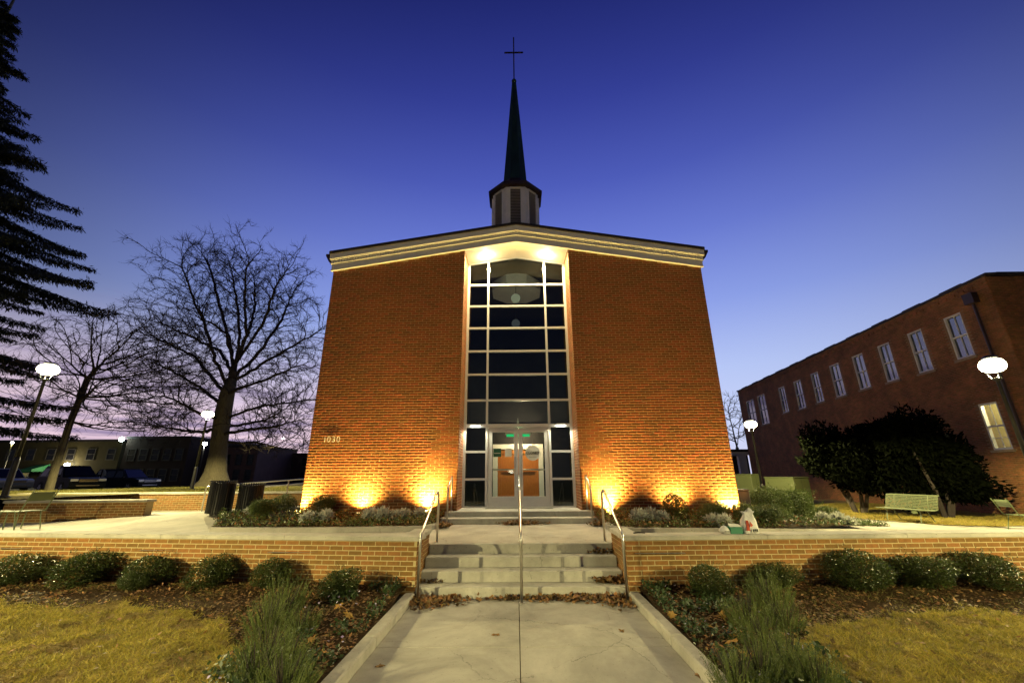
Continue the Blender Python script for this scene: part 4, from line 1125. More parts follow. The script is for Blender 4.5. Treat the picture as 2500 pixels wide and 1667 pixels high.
t = thing('green_carton', 'small dark green carton on the right wall beside the bags', 'carton', (3.57, 7.55, CZ))
MB().bbox((-.10, -.05, .001), (.10, .06, .105), .004).build('box', greencard_m, t, world=False)
q = MB(); q.add([(-.10, -.045, .106), (.10, -.045, .106), (.09, .05, .14), (-.085, .05, .15)], [(0, 1, 2, 3)]); q.add([(-.10, -.045, .102), (.10, -.045, .102), (.09, .05, .136), (-.085, .05, .146)], [(3, 2, 1, 0)]); q.build('flap', paper_m, t, world=False)
t = thing('plastic_bag', 'small crumpled white plastic bag left of the green carton', 'bag', (3.40, 7.57, CZ))
q = MB(); q.lathe([(.03, .002), (.075, .01), (.08, .05), (.06, .09), (.03, .115), (0, .12)], 14); crumple(q, 9, .025); q.v = [(x, y*.8, max(z, .001)) for x, y, z in q.v]; q.build('bag', bag_m, t, True, world=False)
q = MB()
for x in (-.03, 0, .03): q.box((x, -.075, .03), (x+.02, -.066, .042))
q.build('dark_print', ink_m, t, world=False)
t = thing('twig', 'dark broken twig lying on the end of the right wall', 'twig', (1.98, 7.60, CZ))
q = MB(); q.tube([(-.09, 0, .012), (0, .01, .02), (.10, -.01, .012)], [.010, .012, .006], 6); q.tube([(0, .01, .02), (.05, .05, .018)], [.008, .004], 5); q.build('stem', twig_m, t, world=False)

# ---------------------------------------------------------------- shrubs
def stems(n, rad, h, seed, r=.006):
    g = np.random.default_rng(seed); mb = MB()
    for k in range(n):
        a = g.uniform(0, 6.28); rr = g.uniform(.3, .8)
        mb.tube([(0.02*math.cos(a), .02*math.sin(a), -.03), (rad*rr*.5*math.cos(a), rad*rr*.5*math.sin(a), h*.4), (rad*rr*math.cos(a), rad*rr*math.sin(a), h*.85)], [r, r*.8, r*.4], 5, False)
    return mb
shrub_var = []
for k in range(4):
    V, F = leaf_cloud(8200, (1, 1, 1), .078, .044, 40+k, (.16, .32, .22, .38)[k], .36)
    gq = np.random.default_rng(140+k); sh_ = [(V, F)]
    for q in range(46):
        d_ = rand_dirs(1, gq)[0]; d_[2] = abs(d_[2])*.8+.1; d_ /= np.linalg.norm(d_); m_ = 9
        Pq = d_[None]*np.linspace(.82, gq.uniform(1.05, 1.28), m_)[:, None]+gq.normal(size=(m_, 3))*.02
        Dq = unit(d_[None]+gq.normal(size=(m_, 3))*.7); sh_.append(leaf_quads(Pq, Dq, unit(np.cross(Dq, gq.normal(size=(m_, 3)))), .07, .038))
    V, F = merge(sh_)
    shrub_var.append((mesh_np('foliage', V, F, leaf_m), stems(16, .8, 1.1, 60+k, .02)))
stem_me = []
for _, mb in shrub_var: stem_me.append(mesh_np('stem', np.array(mb.v), mb.f, twig_m))
def shrub(name, label, x, y, z, rx, ry, h, k, group, cat='shrub', mat=None):
    t = thing(name, label, cat, (x, y, z), rz=k*1.3, group=group)
    f = obj('foliage', shrub_var[k % 4][0], t, (0, 0, h*.50)); f.scale = (rx*1.06, ry*1.06, h*.54)
    if mat:
        f.data = f.data.copy(); f.data.materials[0] = mat
    s_ = obj('stem', stem_me[k % 4], t); s_.scale = (rx*.8, ry*.8, h*.75)
    return t
SH = [(40, 175, 1355, 1440, 'rounded evergreen shrub cut by the left edge of the photo, at the wall foot', .95), (210, 150, 1346, 1440, 'broad glossy shrub, second from the left edge along the wall', 1.0),
      (365, 125, 1356, 1440, 'glossy shrub third from the left along the wall with a low clump at its side', .8), (526, 116, 1356, 1436, 'round shrub just left of the tall rosemary, by the wall', .78),
      (662, 100, 1364, 1443, 'compact shrub directly behind the left rosemary', .66), (835, 110, 1386, 1472, 'round shrub standing alone close to the left kerb', .66),
      (1732, 118, 1378, 1471, 'dark round shrub nearest the right side of the steps', .68), (1898, 134, 1375, 1450, 'shrub right behind the right rosemary', .82),
      (2090, 165, 1345, 1450, 'large shrub in the middle of the right wall, taller than its neighbours', 1.0), (2250, 160, 1354, 1447, 'glossy shrub second from the right edge along the right wall', 1.0), (2408, 172, 1350, 1457, 'broad shrub at the right edge of the photo by the wall', 1.02)]
for k, (px, wpx, pt_, pb_, lab, w_) in enumerate(SH):
    p = at_surface(px, pb_-4, lambda x, y: float(bed_z(x, y)))
    x, yf = p[0], p[1]
    wall = wall_left_y(x) if x < 0 else wall_right_y(x)
    rr = w_*.45
    yc = min(yf+rr*.75, wall-.30)
    if wall-yf > 1.0: yc = yf+rr*.8
    z0 = float(bed_z(x, yc)); xx = at(px, (pt_+pb_)/2, y=yc)[0]
    h = (at(px, pt_, y=yc)[2]-z0)*1.06
    shrub('evergreen_shrub', lab, xx, yc, z0-.02, rr, min(rr, .46), h, k, 'evergreen shrubs at the foot of the terrace walls')
p = at_surface(305, 1445, lambda x, y: float(bed_z(x, y)))
shrub('evergreen_shrub', 'tiny pale shrub clump between the second and third shrub on the left', p[0], p[1]+.1, p[2]-.02, .22, .2, .28, 2, 'evergreen shrubs at the foot of the terrace walls')

# shrubs in the upper beds
UB = [(775, 1240, .36, .44, 'low round shrub left of centre in the bed on the left facade', bedleaf_m), (735, 1245, .30, .40, 'bushy shrub hiding the left corner of the church', bedleaf_m), (875, 1240, .32, .50, 'dark round shrub in front of the second uplight on the left', leaf_m),
      (690, 1230, .45, .55, 'wide green shrub beside the left corner of the church', bedleaf_m), (640, 1236, .42, .46, 'green shrub between the litter bins and the church corner', bedleaf_m),
      (1650, 1262, .33, .52, 'spiky dark shrub in front of the middle uplight on the right wall', leaf_m), (1752, 1266, .36, .36, 'low mounded shrub below the cornerstone', bedleaf_m)]
for k, (px, py, r_, h, lab, m_) in enumerate(UB):
    p = at_surface(px, py, lambda x, y: float(ubed_z(x, y)))
    if k in (3, 4): p = at(px, 1245, y=12.2+.5*(k == 3)); p[2] = float(plaza_z(p[0], p[1]))+.05
    shrub('bed_shrub', lab, p[0], min(p[1], 10.9 - r_*.2) if k not in (3, 4) else p[1], float(ubed_z(p[0], min(p[1], 10.8))) if k not in (3, 4) else p[2], r_, r_*.8, h, k+1, 'shrubs in the entrance beds', mat=m_)
for k, (px, r_, lab) in enumerate(((1885, .62, 'large leafy grass-green shrub in front of the left utility cabinet'), (1948, .58, 'large leafy green shrub in front of the right utility cabinet'))):
    p = at(px, 1250, y=12.6+.2*k); z0 = float(plaza_z(p[0], p[1])); h = at(px, 1190, y=p[1])[2]-z0
    shrub('bed_shrub', lab, p[0], p[1], z0, r_, .55, h, k, 'shrubs in the entrance beds', mat=bedleaf_m)
for k, (px, py, lab) in enumerate(((2015, 1268, 'low dark mound of foliage near the end of the right bed'), (1825, 1272, 'low clump of foliage beside the shopping bag'), (1880, 1275, 'low clump of foliage under the large leafy shrubs'))):
    p = at_surface(px, py, lambda x, y: float(ubed_z(x, y)))
    shrub('bed_shrub', lab, p[0], p[1], p[2], .42, .35, .40, k+2, 'shrubs in the entrance beds', mat=bedleaf_m)

# silver dusty miller plants
Vs, Fs = leaf_cloud(420, (.17, .15, .12), .10, .030, 5, .2, .6, .6)
silver_me = mesh_np('foliage', Vs+np.array([0, 0, .11]), Fs, silver_m)
DM = [(615, 1252), (752, 1268), (795, 1264), (905, 1262), (935, 1262), (965, 1262), (985, 1261), (1025, 1258), (1560, 1265), (1590, 1264), (1615, 1264), (1745, 1275), (1770, 1277), (2010, 1270), (2050, 1272), (2075, 1276)]
DML = ['silver plant in the left bed beside the litter bins', 'left of two silver plants under the left corner of the church', 'right of two silver plants under the left corner of the church', 'silver plant under the middle uplight of the left wall', 'silver plant just right of the middle uplight of the left wall', 'silver plant in the middle of the row on the left wall', 'silver plant next to the last one before the left handrail', 'silver plant in the left bed nearest the entrance steps', 'first silver plant in the right bed after the entrance handrail', 'silver plant left of the spiky shrub on the right wall', 'silver plant touching the spiky shrub on the right wall', 'silver plant left below the low mounded shrub under the cornerstone', 'silver plant right below the low mounded shrub under the cornerstone', 'silver plant near the low dark mound at the end of the right bed', 'silver plant second from the far end of the right bed', 'silver plant at the far end of the right bed near the bench']
for k, (px, py) in enumerate(DM):
    p = at_surface(px, py, lambda x, y: float(ubed_z(x, y))+.05)
    t = thing('dusty_miller', DML[k], 'plant', (p[0], p[1], float(ubed_z(p[0], p[1]))-.01), rz=k*1.1, group='silver dusty miller plants')
    f = obj('foliage', silver_me, t); f.scale = (1, 1, .8+.06*(k % 5))

# rosemary clumps (spiky upright stems)
def rosemary_mesh(seed, R_, H, n):
    g = np.random.default_rng(seed); parts = []
    for k in range(n):
        a = g.uniform(0, 2*math.pi); rr = math.sqrt(g.random())*R_
        lean = .55*rr/R_+g.uniform(-.12, .12); h = H*(1-.45*(rr/R_)**2)*g.uniform(.7, 1.15)
        m = int(h/.016); s_ = np.linspace(.12, 1, m)
        bx = np.array([math.cos(a)*rr*.55, math.sin(a)*rr*.55, 0]); dv = np.array([math.cos(a)*lean, math.sin(a)*lean, 1.0]); bend = g.normal(size=3)*.05
        P = bx+np.outer(s_*h, dv)/np.linalg.norm(dv)*1.0+np.outer(s_**2*h, bend)
        d = rand_dirs(m, g); d[:, 2] = np.abs(d[:, 2])*.4+.55; D = unit(d); U = unit(np.cross(D, g.normal(size=(m, 3))))
        parts.append(leaf_quads(P, D, U, g.uniform(.024, .042, m), .0065))
        dv2 = P[-1]-bx; parts.append(leaf_quads(bx[None]+0*dv2[None], unit(dv2[None]), unit(np.cross(dv2[None], g.normal(size=(1, 3)))), np.linalg.norm(dv2), .010))
    return mesh_np('foliage', *merge(parts), rose_m)
ros = [rosemary_mesh(80+k, .38, .52, 130) for k in range(3)]
RM = [(690, 1500, 1.0, 'tall rosemary clump on the left nearest the wall'), (655, 1545, 1.0, 'rosemary clump second from the wall on the left'), (730, 1545, .8, 'rosemary clump on the kerb side of the left bed'), (650, 1610, .9, 'rosemary clump third from the wall on the left'), (700, 1630, .8, 'rosemary clump towards the front of the left bed'), (620, 1668, .85, 'front rosemary clump on the left beside the straw lawn'), (690, 1700, .9, 'frontmost rosemary clump of the left bed at the bottom edge'),
      (1885, 1490, 1.0, 'tall rosemary clump on the right nearest the wall'), (1830, 1530, 1.0, 'rosemary clump second from the wall on the right'), (1920, 1535, .8, 'rosemary clump next to the right lawn corner'), (1870, 1590, .9, 'rosemary clump in the middle of the right bed'), (1925, 1640, .85, 'rosemary clump by the front edge of the right lawn'), (1860, 1665, .85, 'rosemary clump at the bottom edge of the right bed'), (1800, 1690, .85, 'frontmost rosemary clump of the right bed near the kerb'), (2000, 1690, .8, 'rosemary clump at the bottom edge furthest right')]
for k, (px, py, s_, lab) in enumerate(RM):
    p = at_surface(px, py, lambda x, y: float(bed_z(x, y)))
    t = thing('rosemary', lab, 'plant', (p[0], p[1], p[2]-.03), rz=k*.9, group='rosemary clumps beside the walkway')
    f = obj('foliage', ros[k % 3], t); f.scale = (s_*.92, s_*.92, s_*(.98 if k % 7 == 0 else .78))
    f2 = obj('stem', stem_me[k % 4], t); f2.scale = (s_*.3, s_*.3, s_*.4)

# ground cover, leaf litter, grass -------------------------------------------------
def scatter(poly_fn, n, box, g):
    x = g.uniform(box[0], box[1], n); y = g.uniform(box[2], box[3], n); m = poly_fn(x, y); return x[m], y[m]
def carpet(name, zf, pts, ln, wd, h, mat, g, flat=.5, kind='stuff'):
    x, y = pts; n = len(x)
    P = np.stack([x, y, zf(x, y)+g.random(n)**1.5*h], 1)
    d = rand_dirs(n, g); d[:, 2] = np.abs(d[:, 2])*(1-flat)+.05; D = unit(d); U = unit(np.cross(D, g.normal(size=(n, 3))*np.array([.4, .4, 1.0])+np.array([0, 0, 1])*flat*2))
    V, F = leaf_quads(P, D, U, ln*g.uniform(.6, 1.3, n), wd*g.uniform(.6, 1.3, n))
    o = obj(name, mesh_np(name, V, F, mat)); o['kind'] = kind; return o
g = np.random.default_rng(3)
x, y = scatter(lambda x, y: inside(PL, x, y), 26000, (-8.2, -1.8, 8.6, 13.5), g)
m = nz2(x, y, 3.0, 31) > .32-.5*(y < 10.0)
carpet('ground_cover', ubed_z, (x[m], y[m]), .055, .032, .13, bedleaf_m, g)
x, y = scatter(lambda x, y: inside(PR, x, y), 34000, (1.8, 10.5, 8.2, 14.6), g)
m = nz2(x, y, 3.0, 32) > .32-.5*(y < 9.8)
carpet('ground_cover', ubed_z, (x[m], y[m]), .055, .032, .13, bedleaf_m, g)
x, y = scatter(lambda x, y: inside(PL, x, y) | inside(PR, x, y), 5000, (-8.2, 10.5, 8.2, 14.6), g)
carpet('pink_ground_cover', ubed_z, (x[(m2 := nz2(x, y, 2.2, 77) > .80)], y[m2]), .05, .035, .16, pink_m, g)
x, y = scatter(lambda x, y: (np.abs(x) < 8) & (y > 9.2), 3500, (-7.5, 8.5, 9.2, 11.1), g); mm = inside(PL, x, y) | inside(PR, x, y)
carpet('dead_leaves', ubed_z, (x[mm], y[mm]), .07, .05, .12, dead_m, g)

def front_bed(x, y):
    w = np.where(x < 0, wall_left_y(x), wall_right_y(x))
    return (np.abs(x) > 1.86) & (y < w-.02)
def in_lawn(x, y): return inside(LAWN_L, *wob(x, y)) | inside(LAWN_R, *wob(x, y))
x, y = scatter(lambda x, y: front_bed(x, y) & ~in_lawn(x, y), 90000, (-11, 11, 2.5, 8.6), g)
near = np.abs(x) < 4.4
m = (g.random(len(x)) < np.where(near, .8, .34)+.3*(nz2(x, y, 2.5, 41) > .55))
carpet('leaf_litter', bed_z, (x[m], y[m]), .055, .03, .035, dead_m, g, flat=.85)
x, y = scatter(lambda x, y: front_bed(x, y) & (np.abs(x) < 3.1), 40000, (-3.2, 3.2, 2.5, 7.4), g)
m = (nz2(x, y, 3.3, 51)*1.0 > .36+.30*(np.abs(x)-1.85)/1.2)
carpet('pansy_ground_cover', bed_z, (x[m], y[m]), .055, .036, .12, pansy_m, g, flat=.35)
x, y = scatter(lambda x, y: front_bed(x, y) & (np.abs(x) < 2.9), 260, (-3, 3, 2.5, 7.2), g)
carpet('pansy_flowers', lambda x, y: bed_z(x, y)+.09, (x, y), .03, .03, .03, violet_m, g, flat=.2)
x, y = scatter(lambda x, y: front_bed(x, y) & ~in_lawn(x, y) & (np.abs(x) > 2.6), 60000, (-11, 11, 2.5, 7.6), g)
m = nz2(x, y, 1.8, 55) > .50
def tufts(name, x, y, zf, h, wd, mat, g, lean=.6):
    n = len(x); P = np.stack([x, y, zf(x, y)-.005], 1)
    d = g.normal(size=(n, 3))*lean; d[:, 2] = 1; D = unit(d); U = unit(np.cross(D, g.normal(size=(n, 3))))
    L_ = (h*g.uniform(.5, 1.3, n))[:, None]; w_ = (wd*g.uniform(.7, 1.3, n))[:, None]
    a = P-U*w_*.5; b_ = P+U*w_*.5; c = P+D*L_+np.stack([d[:, 0], d[:, 1], 0*d[:, 2]], 1)*L_*.3
    V = np.stack([a, b_, c], 1).reshape(-1, 3); F = np.arange(n*3).reshape(-1, 3)
    o = obj(name, mesh_np(name, V, F, mat)); o['kind'] = 'stuff'; return o
tufts('rough_grass', x[m], y[m], bed_z, .07, .006, ggrass_m, g, .9)
for poly, bx, nm in ((LAWN_L, (-11, -2.2, 2.6, 7.2), 'lawn_grass'), (LAWN_R, (2.2, 11, 2.6, 6.8), 'lawn_grass')):
    x, y = scatter(lambda x, y: inside(poly, *wob(x, y)), 230000, bx, g)
    dens = nz2(x, y, 5.5, 61)*.6+nz2(x, y, 14, 62)*.4
    k = g.random(len(x)) < .35+.9*dens
    x, y = x[k], y[k]; dk_ = nz2(x, y, 3.2, 66)*.5+nz2(x, y, 11, 67)*.5 > .60
    gr_ = g.random(len(x)) < .10+.25*(nz2(x, y, 2.1, 71) > .68); tufts('green_grass', x[gr_], y[gr_], lawn_z, .05, .0062, ggrass_m, g, .8); x, y, dk_ = x[~gr_], y[~gr_], dk_[~gr_]
    tufts(nm, x[~dk_], y[~dk_], lawn_z, .058, .0068, grass_m, g, .85)
    tufts('worn_grass', x[dk_], y[dk_], lawn_z, .045, .0066, brownblade_m, g, 1.0)
    xx, yy = scatter(lambda x, y: inside(poly, *wob(x, y)), 900, bx, g); yy = yy[:260]; xx = xx[:260]
    carpet('lawn_leaves', lambda a, b: lawn_z(a, b)+.025, (xx, yy), .06, .04, .02, dead_m, g, flat=.8)
    xx, yy = scatter(lambda x, y: front_bed(x, y) & ~inside(poly, *wob(x, y)) & inside(poly, *wob(x, y-.30)), 60000, (bx[0], bx[1], 2.6, 7.8), g)
    tufts('stray_grass', xx[::3], yy[::3], bed_z, .055, .0066, grass_m, g, 1.0)
x, y = scatter(lambda x, y: (y > 17.4) & (y < 27), 60000, (-27, -5, 17.3, 27), g)
tufts('raised_lawn_grass', x, y, hill_z, .09, .014, ggrass_m, g, .5)
x, y = scatter(lambda x, y: inside(RL, x, y), 60000, (12.5, 20.5, 14.6, 26), g)
tufts('side_lawn_grass', x, y, rlawn_z, .06, .010, grass_m, g, .6)
# leaves blown onto the steps
def leaf_pile(name, cx, cy, rx, ry, z, n, g, hmax=.06):
    x = cx+g.normal(size=n)*rx*.5; y = cy-np.abs(g.normal(size=n))*ry*.6
    k = np.hypot((x-cx)/rx, (y-cy)/ry) < 1.25; x, y = x[k], y[k]
    return carpet(name, lambda a, b: np.full(np.shape(a), z+.004), (x, y), .075, .05, hmax, dead_m, g, flat=.6)
leaf_pile('fallen_leaves', -1.25, 7.38, .55, .35, 0, 380, g); leaf_pile('fallen_leaves', -1.45, 7.2, .3, .4, 0, 200, g)
leaf_pile('fallen_leaves', .95, 7.38, 1.0, .22, 0, 560, g); leaf_pile('fallen_leaves', 1.45, 7.3, .3, .45, 0, 260, g)
leaf_pile('fallen_leaves', -.1, 7.38, .5, .10, 0, 160, g, .03); leaf_pile('fallen_leaves', 1.48, 7.71, .28, .14, .16, 420, g)
leaf_pile('fallen_leaves', 1.5, 8.36, .25, .10, .48, 60, g); leaf_pile('fallen_leaves', .05, 10.52, .55, .22, .75, 420, g); leaf_pile('fallen_leaves', -1.75, 10.2, .22, .3, .75, 260, g)
leaf_pile('fallen_leaves', 1.75, 10.3, .18, .25, .75, 120, g); leaf_pile('fallen_leaves', -1.5, 7.72, .2, .08, .16, 40, g, .02)
# single leaves on the walkway, bigger oak leaves in the right bed
def oak_leaf(seed, s_):
    g_ = np.random.default_rng(seed); n = 16; P = []
    for k in range(n):
        a = 2*math.pi*k/n; r = s_*(1 if k % 2 == 0 else .55)*g_.uniform(.8, 1.15); P.append((r*math.cos(a)*1.3, r*math.sin(a), .012*math.sin(3*a)))
    top = [(0, 0, .014)]+[(x, y, z+.004) for x, y, z in P]; bot = [(0, 0, .010)]+P
    V = np.array(top+bot); m = n+1
    F = [(0, 1+i, 1+(i+1) % n) for i in range(n)]+[(m, m+1+(i+1) % n, m+1+i) for i in range(n)]+[(1+i, m+1+i, m+1+(i+1) % n, 1+(i+1) % n) for i in range(n)]
    return V, F
oak_me = [mesh_np('leaf', *oak_leaf(k, .06), m_) for k, m_ in ((1, oak_m), (2, dead_m), (3, oak_m))]
for k, (px, py, lab) in enumerate(((1210, 1550, 'single brown leaf lying on the left half of the walkway'), (1518, 1540, 'dark leaf lying on the right half of the walkway'), (928, 1626, 'curled leaf against the left kerb of the walkway'), (1706, 1650, 'leaf lying by the right kerb near the bottom edge'))):
    p = at(px, py, z=.0); o = obj('fallen_leaf', oak_me[1], None, (p[0], p[1], .002)); o.rotation_euler = (0, 0, k*1.7); o.scale = (.75, .6, 1); tag(o, lab, 'leaf', 'single leaves on the walkway')
OKL = ['orange oak leaf at the top of the drift beside the right rosemary', 'orange oak leaf next to the middle of the right rosemary row', 'oak leaf tucked against the right rosemary stems', 'brown oak leaf in the centre of the drift in the right bed', 'orange oak leaf below the centre of the drift in the right bed', 'orange oak leaf at the lower right of the drift in the right bed', 'lowest oak leaf of the drift in the right bed', 'oak leaf lying between the dark round shrub and the right kerb', 'oak leaf by the right kerb below the wall', 'orange oak leaf under the lone round shrub left of the walkway', 'oak leaf in front of the lone round shrub left of the walkway', 'oak leaf beside the left rosemary clumps', 'oak leaf between the left rosemary and the left kerb']
for k, (px, py) in enumerate(((1745, 1536), (1785, 1548), (1812, 1545), (1788, 1565), (1800, 1585), (1825, 1600), (1815, 1615), (1765, 1500), (1640, 1500), (828, 1478), (850, 1500), (760, 1560), (790, 1590))):
    p = at_surface(px, py, lambda x, y: float(bed_z(x, y))+.06)
    o = obj('oak_leaf', oak_me[0 if k % 3 else 2], None, p); o.rotation_euler = (R(35*math.sin(k*2.1)), R(30*math.cos(k*1.3)), k*1.9)
    tag(o, OKL[k], 'leaf', 'oak leaves in the front beds')

# ---------------------------------------------------------------- trees
def space_colony(att, root, root_dir, seed, step=.4, kill=.7, infl=4.0, trunk_nodes=None, iters=140, jitter=.12, parents=None, momentum=.35, bias=None):
    g = np.random.default_rng(seed)
    nodes = [np.array(p) for p in (trunk_nodes or [root])]; par = list(parents) if parents else [-1]+list(range(len(nodes)-1))
    att = [a for a in att]
    alive = np.ones(len(att), bool); A = np.array(att)
    near = np.full(len(A), -1); nd = np.full(len(A), 1e9)
    start = 0; kids = {}
    for it in range(iters):
        new = np.array(nodes[start:])
        if len(new) == 0: break
        # update nearest node of each attractor with the nodes added last
        d = np.linalg.norm(A[:, None]-new[None], axis=2); j = d.argmin(1); dm = d[np.arange(len(A)), j]
        up = dm < nd; near[up] = j[up]+start; nd[up] = dm[up]
        alive &= nd > kill
        start = len(nodes)
        act = alive & (nd < infl)
        if not act.any():
            if alive.any(): infl *= 1.4; act = alive & (nd < infl)
            if not act.any(): break
        acc = {}
        for i in np.nonzero(act)[0]:
            v = A[i]-nodes[near[i]]; v = v/np.linalg.norm(v)
            acc[near[i]] = acc.get(near[i], 0)+v
        for k, v in acc.items():
            if kids.get(k, 0) >= 3: continue
            kids[k] = kids.get(k, 0)+1
            v = v/max(np.linalg.norm(v), 1e-6)
            if par[k] >= 0: m_ = nodes[k]-nodes[par[k]]; v = v+momentum*m_/max(np.linalg.norm(m_), 1e-6)
            if bias is not None: r_ = nodes[k]-bias[0]; v = v+bias[1]*r_/max(np.linalg.norm(r_), 1e-6)
            v = v+g.normal(size=3)*jitter
            nodes.append(nodes[k]+v/np.linalg.norm(v)*step); par.append(k)
    return np.array(nodes), np.array(par)
def tree_mesh(nodes, par, tip=.010, expo=2.3, rmax=None, twigs=4, twig_len=.8, seed=1, twig_r=.008, sag=-.1):
    n = len(nodes); g = np.random.default_rng(seed)
    area = np.zeros(n); kids = np.zeros(n, int)
    for i in range(n-1, 0, -1):
        if kids[i] == 0: area[i] = tip**expo
        area[par[i]] += area[i]; kids[par[i]] += 1
    rad = np.maximum(area, tip**expo)**(1/expo)
    if rmax: rad = np.minimum(rad, rmax)
    i = np.arange(1, n); a = nodes[par[i]]; b = nodes[i]; ra = rad[par[i]]; rb = rad[i]
    ra = np.minimum(ra, rb*1.35+.004)
    sides = 5
    t = unit(b-a); ref = np.where(np.abs(t[:, 2:3]) < .9, np.array([[0, 0, 1.]]), np.array([[1., 0, 0]]))
    u = unit(np.cross(t, ref)); w = np.cross(t, u)
    ang = 2*np.pi*np.arange(sides)/sides
    ring = u[:, None]*np.cos(ang)[None, :, None]+w[:, None]*np.sin(ang)[None, :, None]
    ext = (t*(rb*.25)[:, None])[:, None]
    V = np.concatenate([a[:, None]+ring*ra[:, None, None]-ext, b[:, None]+ring*rb[:, None, None]+ext], 1)
    k = np.arange(sides); f = np.stack([k, (k+1) % sides, sides+(k+1) % sides, sides+k], 1)
    F = (np.arange(len(i))[:, None, None]*2*sides+f[None]).reshape(-1, 4)
    parts = [(V.reshape(-1, 3), F)]
    # fine twigs on the thin nodes
    thin = np.nonzero((rad < tip*2.2) & (np.arange(n) > 2))[0]
    base = np.repeat(thin, twigs); m = len(base)
    grow = unit(nodes[base]-nodes[par[base]])
    D = unit(grow*1.0+g.normal(size=(m, 3))*.5+np.array([0, 0, sag])); L_ = twig_len*g.uniform(.4, 1.1, m)
    P0 = nodes[base]; P1 = P0+D*L_[:, None]*.55; D2 = unit(D+g.normal(size=(m, 3))*.45); P2 = P1+D2*L_[:, None]*.45
    S = unit(np.cross(D, g.normal(size=(m, 3)))); S2 = np.cross(D, S)
    for q0, q1, r0, r1 in ((P0, P1, twig_r, twig_r*.75), (P1, P2, twig_r*.75, twig_r*.4)):
        Vt = np.stack([q0+S*r0, q0-S*r0*.5+S2*r0*.87, q0-S*r0*.5-S2*r0*.87, q1+S*r1, q1-S*r1*.5+S2*r1*.87, q1-S*r1*.5-S2*r1*.87], 1).reshape(-1, 3)
        fq = np.array([[0, 1, 4, 3], [1, 2, 5, 4], [2, 0, 3, 5]])
        parts.append((Vt, (np.arange(m)[:, None, None]*6+fq[None]).reshape(-1, 4)))
    return merge(parts), rad
def ellipsoid_pts(n, c, r, g, shell=.45):
    d = rand_dirs(n, g); return np.array(c)+d*(g.random(n)**shell)[:, None]*np.array(r)
def trunk_lathe(pts, radii, n=18, seed=0, flute=.06):
    mb = MB(); g = np.random.default_rng(seed); ph = g.uniform(0, 6.28, 4); rings = []
    for (p, r) in zip(pts, radii):
        rings.append([(p[0]+r*(1+flute*math.sin(5*2*math.pi*k/n+ph[0])+flute*.6*math.sin(3*2*math.pi*k/n+ph[1]))*math.cos(2*math.pi*k/n), p[1]+r*(1+flute*math.sin(5*2*math.pi*k/n+ph[0]))*math.sin(2*math.pi*k/n), p[2]) for k in range(n)])
    vs = [q for r_ in rings for q in r_]; fs = []
    for i in range(len(rings)-1):
        for k in range(n): j = (k+1) % n; fs.append((i*n+k, i*n+j, (i+1)*n+j, (i+1)*n+k))
    fs.append(tuple(range((len(rings)-1)*n, len(rings)*n)))
    return mb.add(vs, fs)
g = np.random.default_rng(17)
# big bare tree: trunk and main limbs first, the rest grows into the crown's volume
TY = 30.0
LIMBS = [[(550, 952), (525, 880), (512, 830), (495, 777), (475, 740), (455, 677), (440, 640)], [(520, 962), (507, 910), (475, 870), (410, 837), (375, 822)],
         [(575, 910), (582, 847), (585, 810), (580, 747), (570, 690), (562, 650)], [(583, 880), (612, 797), (622, 747), (620, 665)], [(580, 885), (645, 785), (657, 747), (675, 697), (705, 650)],
         [(572, 925), (637, 855), (687, 780), (712, 722)], [(570, 935), (607, 907), (675, 867), (730, 837), (790, 802)], [(566, 960), (595, 945), (675, 915), (750, 885)],
         [(556, 915), (537, 855), (505, 842), (475, 825), (425, 805), (385, 785)], [(570, 870), (550, 815), (530, 795), (500, 782), (480, 740)], [(536, 1051), (500, 1053), (469, 1053), (408, 1044), (333, 1034)],
         [(540, 1020), (503, 1014), (469, 1000), (425, 973), (378, 966)], [(548, 1058), (612, 1048), (680, 1041), (731, 1024)], [(548, 1048), (595, 1034), (646, 1027), (697, 997)], [(540, 1078), (580, 1080), (622, 1078), (680, 1092), (735, 1100)],
         [(553, 1020), (629, 993), (680, 986), (765, 973)], [(530, 1000), (480, 940), (420, 905), (360, 880)], [(572, 900), (560, 830), (535, 740), (515, 660), (500, 625)], [(578, 890), (600, 820), (598, 740), (600, 660), (610, 630)]]
TRUNK = [(521, 1188), (527, 1150), (533, 1106), (538, 1060), (545, 1010), (555, 962), (566, 925), (573, 890)]
def limb_nodes(step=.42):
    g_ = np.random.default_rng(31); nodes = []; par = []
    def add(path3, root):
        prev = root
        for a_, b_2 in zip(path3[:-1], path3[1:]):
            n_ = max(1, int(round(np.linalg.norm(b_2-a_)/step)))
            for q in range(1, n_+1):
                nodes.append(a_+(b_2-a_)*q/n_+g_.normal(size=3)*.03); par.append(prev); prev = len(nodes)-1
    tr = [at(px, py, y=TY) for px, py in TRUNK]; nodes.append(tr[0]); par.append(-1); add(tr, 0); nt = len(nodes)
    for k, L_ in enumerate(LIMBS):
        dy = [-4.5, 3.5, -1.5, 4.5, -3.5, 2.0, .5, -2.5, 4.5, -3.0, 2.5, -4.0, -3.0, 4.0, 1.0, -1.0, 5.0, 2.5, -4.5][k]
        pts = [at(px, py, y=TY+dy*(q/(len(L_)-1))**.8) for q, (px, py) in enumerate(L_)]
        base = np.array(nodes[:nt]); j = int(np.argmin(np.linalg.norm(base-pts[0], axis=1)))
        add([np.array(nodes[j])]+pts[1:], j)
    return nodes, par
n0, p0_ = limb_nodes()
TX = n0[0][0]; c0 = at(555, 850, y=TY)
cl = []
